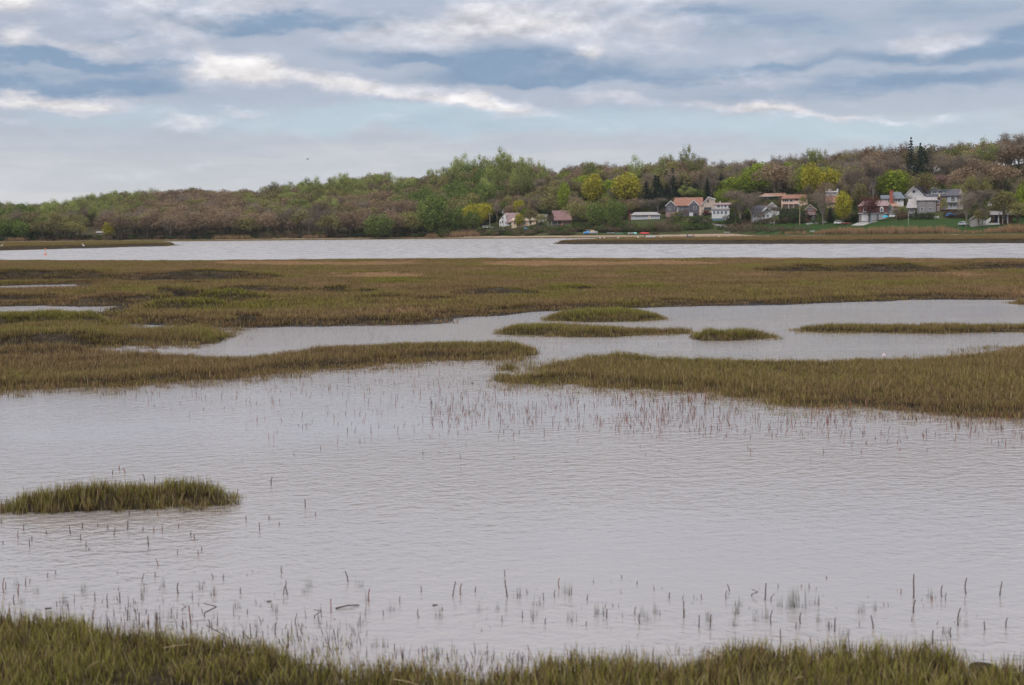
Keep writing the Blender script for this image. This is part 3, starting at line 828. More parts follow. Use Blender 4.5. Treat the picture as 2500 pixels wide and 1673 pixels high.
LR = np.random.default_rng(5)
class Soup:
    """collects faces for one mesh"""
    def __init__(s): s.v, s.f, s.lv = [], [], []
    def tube(s, p, q, r0, r1, sides=4):
        p, q = np.array(p, float), np.array(q, float)
        d = q - p; L = np.linalg.norm(d)
        if L < 1e-6: return
        d /= L
        a = np.cross(d, [0.3, 0.9, 0.2]); a /= np.linalg.norm(a); b = np.cross(d, a)
        o = len(s.v)
        for i in range(sides):
            t = 6.2832 * i / sides; w = a * math.cos(t) + b * math.sin(t)
            s.v.append(p + w * r0); s.v.append(q + w * r1)
        for i in range(sides):
            j = (i + 1) % sides
            s.f.append((o + 2 * i, o + 2 * j, o + 2 * j + 1, o + 2 * i + 1))
    def leaf(s, p, size, lv, flat=0.0, face=None):
        n = LR.normal(size=6)
        if face is not None:                       # sprays lie more or less along the outside of their leaf mass
            f = np.array(face, float); f = f / (np.linalg.norm(f) + 1e-9) * 1.25 + n[:3] * .55; f /= np.linalg.norm(f) + 1e-9
            a = np.cross(f, n[3:]); a /= np.linalg.norm(a) + 1e-9; b = np.cross(f, a)
        else:
            a = n[:3]; b = n[3:]
            if flat: a[2] *= (1 - flat); b[2] *= (1 - flat)
            a = a / (np.linalg.norm(a) + 1e-9); b = b - a * (a @ b); b = b / (np.linalg.norm(b) + 1e-9)
        o = len(s.v)
        h = size * .5
        s.v += [p - a * h - b * h * .3, p + b * h * .9, p + a * h + b * h * .2, p - b * h * .8]
        s.f.append((o, o + 1, o + 2, o + 3)); s.lv += [lv] * 4
    def twig(s, p, d, L, w, lv):
        d = np.array(d, float); d /= np.linalg.norm(d) + 1e-9
        a = np.cross(d, [random.random() - .5, random.random() - .5, random.random() - .5]); a /= np.linalg.norm(a) + 1e-9
        o = len(s.v)
        s.v += [p - a * w * .5, p + a * w * .5, p + d * L]
        s.f.append((o, o + 1, o + 2)); s.lv += [lv] * 3
    def mesh(s, name, mat):
        me = pymesh(name, s.v, s.f)
        if s.lv and len(s.lv) == len(s.v):
            a = me.attributes.new('lv', 'FLOAT', 'POINT'); a.data.foreach_set('value', s.lv)
        me.materials.append(mat)
        return me
def rnd(a, b): return a + (b - a) * random.random()

def limbs(H, trunk_h, spread, n, r, up=0.6, fork=2):
    """trunk and main limbs; returns soup and the limb end points"""
    s = Soup(); ends = []
    p0 = np.array([0, 0, -0.6]); lean = rnd(-.02, .02)
    p1 = np.array([lean * trunk_h, rnd(-.02, .02) * trunk_h, trunk_h])
    s.tube(p0, p1, r, r * .75, 6)
    for i in range(n):
        a = 6.283 * (i + random.random() * .7) / n
        rr = spread * rnd(.45, .95); hz = trunk_h + (H - trunk_h) * rnd(.45, .92) * (1.25 - .45 * rr / spread)
        st = p1 * (0.75 + .25 * random.random())
        e = np.array([math.cos(a) * rr, math.sin(a) * rr, hz])
        mid_ = st + (e - st) * .45 + np.array([0, 0, (H - trunk_h) * .10 * (up - .4)])
        s.tube(st, mid_, r * .5, r * .32, 4); s.tube(mid_, e, r * .32, r * .10, 3)
        ends.append(e)
        for j in range(fork):
            e2 = mid_ + (e - mid_) * rnd(.3, .8) + np.array([rnd(-1, 1), rnd(-1, 1), rnd(.2, 1.1)]) * spread * .35
            s.tube(mid_ + (e - mid_) * .3, e2, r * .2, r * .06, 3); ends.append(e2)
    s.tube(p1, (p1[0], p1[1], H * .9), r * .7, r * .1, 4)
    return s, ends

def crown_blobs(kind, H, Wd, cb):
    """centres and radii of the leaf masses"""
    out = []
    if kind == 'oak':          # broad dome of cauliflower heads
        for i in range(14):
            a = 2.4 * i; q = math.sqrt((i + .5) / 14); rr = Wd * .5 * q * .82
            out.append((np.array([math.cos(a) * rr, math.sin(a) * rr, cb + (H - cb) * (0.80 - .50 * q * q + rnd(-.05, .05))]), Wd * rnd(.19, .26)))
    elif kind == 'poplar':     # tall upswept fans
        for i in range(20):
            a = 2.4 * i; q = math.sqrt((i + .5) / 20); rr = Wd * .5 * q * .8
            zt = rnd(.30, .92) if q < .6 else rnd(.25, .72)
            out.append((np.array([math.cos(a) * rr, math.sin(a) * rr, cb + (H - cb) * zt]), Wd * rnd(.13, .20)))
    else:                      # round
        for i in range(18):
            a = 2.4 * i; z = 1 - 2 * (i + .5) / 18; q = math.sqrt(1 - z * z)
            out.append((np.array([math.cos(a) * q * Wd * .33, math.sin(a) * q * Wd * .33, (H + cb) / 2 + z * (H - cb) * .34]), Wd * rnd(.17, .23)))
    return out

def make_tree(kind):
    """(trunk mesh, crown mesh, height, width) of one tree of a kind"""
    if kind == 'oak':
        H, Wd, th = rnd(12, 14), rnd(11, 13.5), rnd(3, 4)
        tr, ends = limbs(H * .95, th, Wd * .42, 7, .34)
        c = Soup()
        for ce, ra in crown_blobs('oak', H, Wd, th + 1):
            for i in range(70):
                d = np.random.default_rng(random.randrange(1 << 30)).normal(size=3); d /= np.linalg.norm(d)
                d[2] = d[2] * .8 + .12
                c.leaf(ce + d * ra * rnd(.75, 1.05), rnd(.38, .85), random.random(), face=d)
            for i in range(8):
                d = np.array([rnd(-1, 1), rnd(-1, 1), rnd(-.2, 1)])
                c.twig(ce - np.array([0, 0, ra * .6]), d, ra * rnd(.9, 1.6), .10, random.random() * .4)
        return tr.mesh('oak_trunk', BARK), c.mesh('oak_crown', leaf_mat('budding_oak_leaves', (0.140, 0.098, 0.070), (0.270, 0.195, 0.125))), H, Wd
    if kind == 'olive':
        H, Wd, th = rnd(13, 15), rnd(9, 11), rnd(3, 4)
        tr, ends = limbs(H * .95, th, Wd * .40, 7, .30)
        c = Soup()
        for ce, ra in crown_blobs('oak', H, Wd, th):
            for i in range(70):
                d = np.random.default_rng(random.randrange(1 << 30)).normal(size=3); d /= np.linalg.norm(d)
                c.leaf(ce + d * ra * rnd(.6, 1.1), rnd(.36, .80), random.random(), face=d)
            for i in range(12):
                c.twig(ce - np.array([0, 0, ra * .6]), (rnd(-1, 1), rnd(-1, 1), rnd(-.1, 1)), ra * rnd(.9, 1.6), .10, random.random() * .3)
        return tr.mesh('olive_trunk', BARK), c.mesh('olive_crown', leaf_mat('half_open_leaves', (0.135, 0.112, 0.058), (0.250, 0.235, 0.088))), H, Wd
    if kind == 'poplar':
        H, Wd, th = rnd(20, 23), rnd(8, 10), rnd(5, 7)
        tr, ends = limbs(H * .97, th, Wd * .36, 8, .30, .8)
        c = Soup()
        for ce, ra in crown_blobs('poplar', H, Wd, th):
            for i in range(62):
                d = np.random.default_rng(random.randrange(1 << 30)).normal(size=3); d /= np.linalg.norm(d)
                d[2] *= 1.9
                c.leaf(ce + d * ra * rnd(.3, 1.1), rnd(.30, .66), random.random(), face=d)
            for i in range(10):
                c.twig(ce - np.array([0, 0, ra * 1.5]), (rnd(-.35, .35), rnd(-.35, .35), 1), ra * rnd(2, 3.6), .11, 0.0)
        return tr.mesh('poplar_trunk', BARK), c.mesh('poplar_crown', leaf_mat('young_poplar_leaves', (0.150, 0.160, 0.055), (0.310, 0.350, 0.110))), H, Wd
    if kind in ('lush', 'yellow', 'bright'):
        H, Wd, th = rnd(11, 13), rnd(9, 11), rnd(1.6, 2.4)
        tr, ends = limbs(H * .9, th, Wd * .38, 6, .25)
        c = Soup()
        for ce, ra in crown_blobs('round', H, Wd, th * (.9 if kind == 'yellow' else .5)):
            for i in range(125):
                d = np.random.default_rng(random.randrange(1 << 30)).normal(size=3); d /= np.linalg.norm(d)
                c.leaf(ce + d * ra * rnd(.65, 1.12), rnd(.34, .74), random.random(), face=d)
        cols = {'lush': ((0.075, 0.104, 0.030), (0.170, 0.215, 0.058)), 'yellow': ((0.220, 0.200, 0.028), (0.430, 0.385, 0.050)), 'bright': ((0.135, 0.175, 0.022), (0.250, 0.310, 0.038))}[kind]
        return tr.mesh(kind + '_trunk', BARK), c.mesh(kind + '_crown', leaf_mat(kind + '_leaves', *cols, rnd=.3)), H, Wd
    if kind in ('bare', 'red', 'pink'):
        H, Wd, th = rnd(15, 17), rnd(8, 10), rnd(4, 5.5)
        if kind != 'bare': H, Wd, th = rnd(8, 9), rnd(7, 8.5), rnd(1.8, 2.2)
        tr, ends = limbs(H * .93, th, Wd * .42, 8, .27 if kind == 'bare' else .18, .8, 3)
        c = Soup()
        for e in ends:
            for i in range(30):
                d = np.array([rnd(-1, 1), rnd(-1, 1), rnd(-.25, 1.3)])
                b = e + np.array([rnd(-1, 1), rnd(-1, 1), rnd(-1.4, .6)]) * .9
                c.twig(b, d, rnd(1.0, 2.6) * (1 if kind == 'bare' else .7), .085, random.random())
                if kind != 'bare' or i % 3 == 0:
                    c.leaf(b + d * rnd(.3, 1.0), rnd(.18, .40), random.random())
        cols = {'bare': ((0.125, 0.102, 0.080), (0.265, 0.215, 0.165)), 'red': ((0.085, 0.030, 0.028), (0.150, 0.060, 0.050)), 'pink': ((0.24, 0.15, 0.14), (0.40, 0.25, 0.24))}[kind]
        return tr.mesh(kind + '_trunk', PALE_BARK if kind == 'bare' else BARK), c.mesh(kind + '_crown', leaf_mat(kind + '_twigs', *cols)), H, Wd
    if kind in ('conifer', 'spruce'):
        H, Wd = (rnd(13, 16), rnd(9, 11)) if kind == 'conifer' else (rnd(11, 12), rnd(5, 6))
        tr = Soup(); tr.tube((0, 0, -.6), (0, 0, H * .98), .28, .04, 6)
        c = Soup()
        nl = 15
        for i in range(nl):
            q = i / (nl - 1); z = H * (.10 + .88 * q); rr = Wd * .5 * (1 - q) ** (.62 if kind == 'conifer' else .85) * (rnd(.65, 1.15) if kind == 'conifer' else rnd(.9, 1.05)) + .25
            nb = int(8 + 8 * (1 - q))
            for b in range(nb):
                a = 6.283 * (b + random.random()) / nb
                for j in range(8):
                    t = (j + random.random()) / 8
                    p = np.array([math.cos(a) * rr * t, math.sin(a) * rr * t, z - rr * .28 * t + rnd(-.2, .2)])
                    c.leaf(p + np.array([rnd(-.3, .3), rnd(-.3, .3), 0]), rnd(.45, .85), random.random(), .5)
        return tr.mesh('conifer_trunk', BARK), c.mesh('conifer_crown', leaf_mat('evergreen_needles', (0.014, 0.026, 0.020), (0.036, 0.052, 0.034), trans=.1)), H, Wd
    if kind in ('bush', 'brown_bush', 'hedge'):
        H, Wd = rnd(2.6, 3.4), rnd(4, 5.5)
        tr = Soup()
        for i in range(6):
            a = i * 1.05; tr.tube((0, 0, -.3), (math.cos(a) * Wd * .3, math.sin(a) * Wd * .3, H * .7), .06, .02, 3)
        c = Soup()
        for i in range(430):
            d = np.random.default_rng(random.randrange(1 << 30)).normal(size=3); d /= np.linalg.norm(d)
            lump = 1 + .22 * math.sin(d[0] * 5 + d[2] * 3) * math.cos(d[1] * 6)
            p = np.array([d[0] * Wd * .5, d[1] * Wd * .5, H * .5 + d[2] * H * .5]) * lump
            c.leaf(p * np.array([1, 1, 1]) * rnd(.8, 1.0), rnd(.2, .45), random.random(), face=d)
        cols = {'bush': ((0.045, 0.068, 0.020), (0.105, 0.135, 0.034)), 'brown_bush': ((0.085, 0.058, 0.042), (0.160, 0.118, 0.080)), 'hedge': ((0.020, 0.034, 0.022), (0.045, 0.062, 0.036))}[kind]
        return tr.mesh(kind + '_stems', BARK), c.mesh(kind + '_foliage', leaf_mat(kind + '_leaves', *cols)), H, Wd
TREES = {}
for kd, nv in (('oak', 4), ('olive', 4), ('poplar', 4), ('lush', 2), ('yellow', 3), ('bright', 2), ('bare', 5), ('red', 1), ('pink', 2), ('conifer', 3), ('spruce', 2), ('bush', 3), ('brown_bush', 3), ('hedge', 2)):
    TREES[kd] = [make_tree(kd) for i in range(nv)]
NAME = {'oak': 'oak_tree', 'olive': 'budding_tree', 'poplar': 'poplar_tree', 'lush': 'leafy_tree', 'yellow': 'maple_tree', 'bright': 'willow_tree', 'bare': 'bare_tree', 'red': 'red_maple_tree',
        'pink': 'cherry_tree', 'conifer': 'conifer_tree', 'spruce': 'spruce_tree', 'bush': 'bush', 'brown_bush': 'bush', 'hedge': 'hedge'}
def plant(kind, X, Y, hs, ws, label, group=None, var=None, name=None, cat=None):
    """one tree with its trunk and crown; hs, ws scale height and width"""
    i = random.randrange(len(TREES[kind])) if var is None else var % len(TREES[kind])
    tm, cm, H, Wd = TREES[kind][i]
    bush = 'bush' in kind or kind == 'hedge'
    o = empty(name or NAME[kind], (X, Y, lz(X, Y)), label, cat or ('bush' if 'bush' in kind else 'hedge' if kind == 'hedge' else 'tree'), group, random.random() * 6.283)
    o.scale = (ws, ws, hs)
    mesh_obj('stems' if bush else 'trunk', tm, None, o)
    mesh_obj('foliage' if bush else 'crown', cm, None, o)
    return o
def plant_px(kind, cx, by, ty, wpx, label, group=None, var=None, name=None, cat=None, D=None):
    """a tree whose foot, top and width are read off the photograph"""
    p = hit(cx, by) if D is None else np.array([*(ray(cx, by)[:2] / ray(cx, by)[1] * D), 0])
    i = random.randrange(len(TREES[kind])) if var is None else var % len(TREES[kind])
    tm, cm, H, Wd = TREES[kind][i]
    z = lz(p[0], p[1])
    top = EYE + (hor(cx) - ty) * p[1] / F
    hs = max((top - z) / H, 0.15); ws = wpx * p[1] / F / Wd
    return plant(kind, p[0], p[1], hs, ws, label, group, i, name, cat)

# what grows where on the hill, read off the photograph: 100 px columns, 40 px bands from y = 320
MAP = ["................GG..BTDOBT",
       "..........GGGBGOGGOOOTDOTT",
       "....OOBBBOGGGOOOOTTOTBTTBB",
       "OOOGBBOGGGOLGOYODDTYYTOBOB",
       "OGGOBBOGOBLLOOOODDTBOTOOOB",
       "LOOBBBOTOBLLLOOOOOTBOOOOOO"]
KIND = {'B': [('oak', .8), ('olive', .12), ('bare', .08)], 'O': [('olive', .55), ('oak', .25), ('bare', .15), ('poplar', .05)], 'G': [('poplar', .70), ('olive', .22), ('oak', .08)],
        'L': [('lush', .7), ('olive', .3)], 'D': [('conifer', .5), ('olive', .3), ('bare', .2)], 'Y': [('bright', .4), ('yellow', .15), ('olive', .45)], 'T': [('bare', .8), ('olive', .12), ('oak', .08)],
        '.': [('oak', .6), ('olive', .4)]}
def kind_at(px, py):
    q = px + random.gauss(0, 28); r_ = py + random.gauss(0, 12)
    ci = int(np.clip(q // 100, 0, 25)); ri = int(np.clip((r_ - 320) // 40, 0, 5))
    ch = MAP[ri][ci]
    x = random.random(); a = 0
    for kd, w in KIND[ch]:
        a += w
        if x <= a: return kd
    return KIND[ch][0][0]
# single trees that stand out in the photograph keep their sight lines: no wood tree is put right before them
STAND_OUT = [(c, b, t, w, float(hit(c, b)[1])) for c, b, t, w in (
    (1448, 505, 425, 58), (1530, 508, 422, 76), (1578, 512, 444, 46), (1600, 506, 430, 52), (1616, 514, 458, 60), (1644, 498, 430, 46), (1664, 497, 440, 40), (1694, 496, 450, 44), (1726, 498, 436, 34),
    (1852, 478, 398, 92), (1800, 486, 432, 90), (1892, 486, 403, 108), (1982, 492, 398, 58), (2180, 492, 414, 88), (2223, 440, 338, 40), (2246, 440, 352, 44), (1765, 510, 460, 50), (1378, 522, 443, 36),
    (2448, 470, 404, 100), (2486, 430, 360, 110), (2295, 464, 424, 46), (232, 560, 492, 44), (1060, 578, 472, 84))]
def in_the_way(q, Y, z, H, Wd):
    s_ = F / Y
    yt = hor(q) - (z + H - EYE) * s_
    return any(abs(q - c) < w * .36 + Wd * .5 * s_ * .55 and Y < D + 7 and yt < b - (b - t) * .30 for c, b, t, w, D in STAND_OUT)
wood = []
dd = 27.0
while dd < 345:
    step = 8.0 + dd * 0.010
    px = -700.0
    while px < 3150:
        Y = float(shore(px)) + dd + rnd(-4, 4)
        q = px + rnd(-.5, .5) * step / Y * F
        px += step * rnd(.75, 1.25) / Y * F
        rdl = float(np.interp(q, RD_PX, RD))
        if dd > rdl + 25: continue
        if q > 1165 and dd < 118 + 8 * math.sin(q * .02): continue
        if q > 1100 and dd < 45: continue
        X = (q - 1250) / F * Y
        z = lz(X, Y)
        py = hor(q) - (z + 9 - EYE) * F / Y
        kd = kind_at(q, py)
        hs = rnd(.85, 1.2); ws = rnd(1.0, 1.45)
        if q < 1000 and kd == 'poplar': hs *= .78
        if q < 900: hs *= .92
        if kd == 'lush' and dd > 90: hs *= 1.3; ws *= 1.1
        if kd in ('bright', 'yellow'): hs *= 1.2; ws *= 1.15
        var = random.randrange(len(TREES[kd]))
        if in_the_way(q, Y, z, TREES[kd][var][2] * hs, TREES[kd][var][3] * ws): continue
        wood.append((Y, X, q, z, kd, hs, ws, var))
    dd += 9.0
wood.sort()
# the trees that show most are things of their own, the rest of the wood is one mass
cell = 6
occ = np.zeros((60, 700), bool)
score = []
for w in wood:
    Y, X, q, z, kd, hs, ws, var = w
    tm, cm, H, Wd = TREES[kd][var]
    s = F / Y
    x0, x1 = q - Wd * ws * .5 * s, q + Wd * ws * .5 * s
    y1 = hor(q) - (z - EYE) * s; y0 = y1 - H * hs * s
    a, b = int(max(x0, 0) // cell), int(min(x1, 2500) // cell) + 1
    c, d = int(max(y0 - 300, 0) // cell), int(max(y1 - 300, 0) // cell) + 1
    if b <= a or x1 < 0 or x0 > 2500: score.append(0); continue
    v = occ[c:d, a:b]
    score.append(int((~v).sum())); occ[c:d, a:b] = True
order = np.argsort(-np.array(score))
own = set(int(i) for i in order[:250] if score[int(i)] > 0)
KIND_WORDS = {'oak': 'rust brown oak', 'olive': 'olive brown tree', 'poplar': 'tall light green tree', 'lush': 'leafy green tree',
              'yellow': 'yellow green maple', 'bright': 'round bright green tree', 'bare': 'bare grey tree', 'conifer': 'dark conifer'}
def zone(q, dd):
    if q < 560: return ('on the far left wooded shore', 'left shore')
    if q < 1165: return ('on the middle wooded hill', 'middle hill')
    if q < 1750: return ('on the slope behind the western houses', 'slope behind western houses')
    return ('on the slope behind the eastern houses', 'slope behind eastern houses')
mass = []
OWN_TREES = []
for i, w in enumerate(wood):
    Y, X, q, z, kd, hs, ws, var = w
    if i in own:
        zl, zg = zone(q, 0)
        o = plant(kd, X, Y, hs, ws, KIND_WORDS[kd] + ' ' + zl, '%ss, %s' % (NAME[kd].replace('_', ' '), zg), var)
        OWN_TREES.append((o, kd, q, (Y - float(shore(q))) / float(np.interp(q, RD_PX, RD))))
    else:
        mass.append(w)
# joined tree meshes as the sources of the mass
src = bpy.data.collections.new('wood_sources')
SRC_I = {}
for kd in TREES:
    for i, (tm, cm, H, Wd) in enumerate(TREES[kd]):
        bm = bmesh.new(); bm.from_mesh(tm)
        n0 = len(bm.faces)
        bm.from_mesh(cm)
        me = bpy.data.meshes.new('wood_tree')
        bm.faces.ensure_lookup_table()
        for fi, f in enumerate(bm.faces): f.material_index = 0 if fi < n0 else 1
        bm.to_mesh(me); bm.free()
        me.materials.append(tm.materials[0]); me.materials.append(cm.materials[0])
        SRC_I[(kd, i)] = len(SRC_I)
        o = bpy.data.objects.new('wood_tree_%03d' % SRC_I[(kd, i)], me)
        src.objects.link(o)
def mass_of(name, lst, label, cat):
    P = np.array([(w[1], w[0], w[3]) for w in lst])
    o = scatter(name, P, RNG.random(len(P)) * 6.283, np.array([(w[6], w[6], w[5]) for w in lst]), np.zeros(len(P)), src, label, cat)
    o.data.attributes['pick'].data.foreach_set('value', np.array([SRC_I[(w[4], w[7])] for w in lst], np.int32))
    return o
mass_of('wood', mass, 'deeper trees of the wood covering the hill', 'wood')
# low undergrowth along the wood's foot
und = []
for i in range(900):
    q = rnd(-500, 1180); d0 = rnd(22, 40)
    Y = float(shore(q)) + d0; X = (q - 1250) / F * Y
    kd = random.choice(['brown_bush', 'bush', 'brown_bush', 'hedge']) if q > 200 else random.choice(['brown_bush', 'hedge', 'bush'])
    und.append((Y, X, q, lz(X, Y), kd, rnd(.5, 1.1), rnd(.6, 1.2), 0))
for i in range(900):
    q = rnd(1165, 3000); d0 = rnd(100, 240)
    Y = float(shore(q)) + d0; X = (q - 1250) / F * Y
    und.append((Y, X, q, lz(X, Y), random.choice(['brown_bush', 'bush', 'hedge']), rnd(.5, 1.1), rnd(.6, 1.2), 0))
mass_of('undergrowth', und, 'brown and green undergrowth along the foot of the wood', 'undergrowth')

# ------------------------------------------------------------------ the air between here and the hill
def haze_box():
    bm = bmesh.new(); bmesh.ops.create_cube(bm, size=1.0)
    for v_ in bm.verts:
        v_.co = Vector((v_.co.x * 2600, 880 + v_.co.y * 2060, 40 + v_.co.z * 84))
    me = bpy.data.meshes.new('haze'); bm.to_mesh(me); bm.free()
    mt = bpy.data.materials.new('thin_haze'); mt.use_nodes = True
    t = mt.node_tree; n = NT(t)
    for q in list(t.nodes): t.nodes.remove(q)
    pv = n.node('ShaderNodeVolumePrincipled')
    pv.inputs['Color'].default_value = (0.86, 0.90, 1.0, 1)
    pv.inputs['Density'].default_value = 0.000032
    o = n.node('ShaderNodeOutputMaterial'); t.links.new(pv.outputs[0], o.inputs['Volume'])
    return tag(mesh_obj('haze', me, mt), kind='stuff')
haze_box()
# ================================================================== village on the far shore
GLASS = pmat('window_glass', (0.025, 0.032, 0.042), 0.12, 0.2, 1.0, 0.6)
WHITE_P = pmat('white_paint', (0.54, 0.53, 0.54), 0.6, 0.05, 0.8)
CREAM_P = pmat('cream_stucco', (0.56, 0.43, 0.30), 0.85, 0.07, 0.5)
PINK_P = pmat('pink_stucco', (0.58, 0.42, 0.34), 0.85, 0.07, 0.5)
TAN_P = pmat('tan_clapboard', (0.40, 0.33, 0.28), 0.8, 0.08, 0.6)
SLATE = pmat('slate_shingle_wall', (0.105, 0.095, 0.118), 0.85, 0.18, 2.5)
GREYSH = pmat('weathered_shingle_wall', (0.205, 0.190, 0.200), 0.85, 0.16, 2.5)
BLUEGREY = pmat('blue_grey_siding', (0.29, 0.33, 0.37), 0.8, 0.08, 1.0)
MAUVE = pmat('mauve_brick', (0.27, 0.18, 0.17), 0.85, 0.14, 1.5)
BRICK = pmat('red_brick', (0.27, 0.088, 0.070), 0.85, 0.16, 2.0)
TERRA = pmat('terracotta_roof', (0.24, 0.120, 0.085), 0.8, 0.16, 0.9)
TERRA2 = pmat('pale_terracotta_roof', (0.33, 0.20, 0.145), 0.8, 0.14, 0.9)
ROOFGREY = pmat('grey_roof_shingle', (0.19, 0.18, 0.19), 0.85, 0.16, 0.9)
ROOFPALE = pmat('pale_roof_shingle', (0.29, 0.27, 0.27), 0.85, 0.14, 0.9)
ROOFDARK = pmat('charcoal_roof', (0.085, 0.080, 0.095), 0.85, 0.16, 0.9)
ROOFBLUE = pmat('blue_slate_roof', (0.125, 0.145, 0.170), 0.85, 0.16, 0.9)
ROOFMAUVE = pmat('mauve_roof', (0.255, 0.175, 0.180), 0.85, 0.16, 0.9)
MAROON = pmat('maroon_shingle', (0.125, 0.055, 0.052), 0.85, 0.16, 1.2)
DARKWOOD = pmat('dark_timber', (0.050, 0.034, 0.030), 0.8, 0.2, 2.0)
BROWNWOOD = pmat('brown_timber', (0.150, 0.080, 0.060), 0.8, 0.2, 2.0)
GREYWOOD = pmat('weathered_timber', (0.30, 0.265, 0.235), 0.85, 0.2, 2.0)
POLEWOOD = pmat('pole_timber', (0.36, 0.27, 0.18), 0.85, 0.2, 2.0)
BLUEP = pmat('blue_lattice', (0.12, 0.22, 0.30), 0.7, 0.15, 2.0)
NAVY = pmat('navy_paint', (0.045, 0.055, 0.16), 0.6, 0.1, 2.0)
OCHRE = pmat('ochre_stucco', (0.34, 0.26, 0.13), 0.85, 0.1, 0.6)
REDP = pmat('red_paint', (0.34, 0.05, 0.045), 0.5, 0.1, 2.0)
METAL = pmat('galvanised_metal', (0.45, 0.46, 0.48), 0.45, 0.08, 2.0, 0.5, 0.4)
BLACK = pmat('black_rubber', (0.02, 0.02, 0.022), 0.6, 0.1, 2.0)
TARP = pmat('blue_tarpaulin', (0.015, 0.24, 0.62), 0.45, 0.12, 2.0)
TEAL = pmat('teal_canvas', (0.03, 0.30, 0.42), 0.7, 0.1, 2.0)
ASPH = pmat('worn_asphalt', (0.175, 0.165, 0.165), 0.9, 0.12, 0.4)
CONC = pmat('pale_concrete', (0.36, 0.345, 0.335), 0.9, 0.1, 0.4)

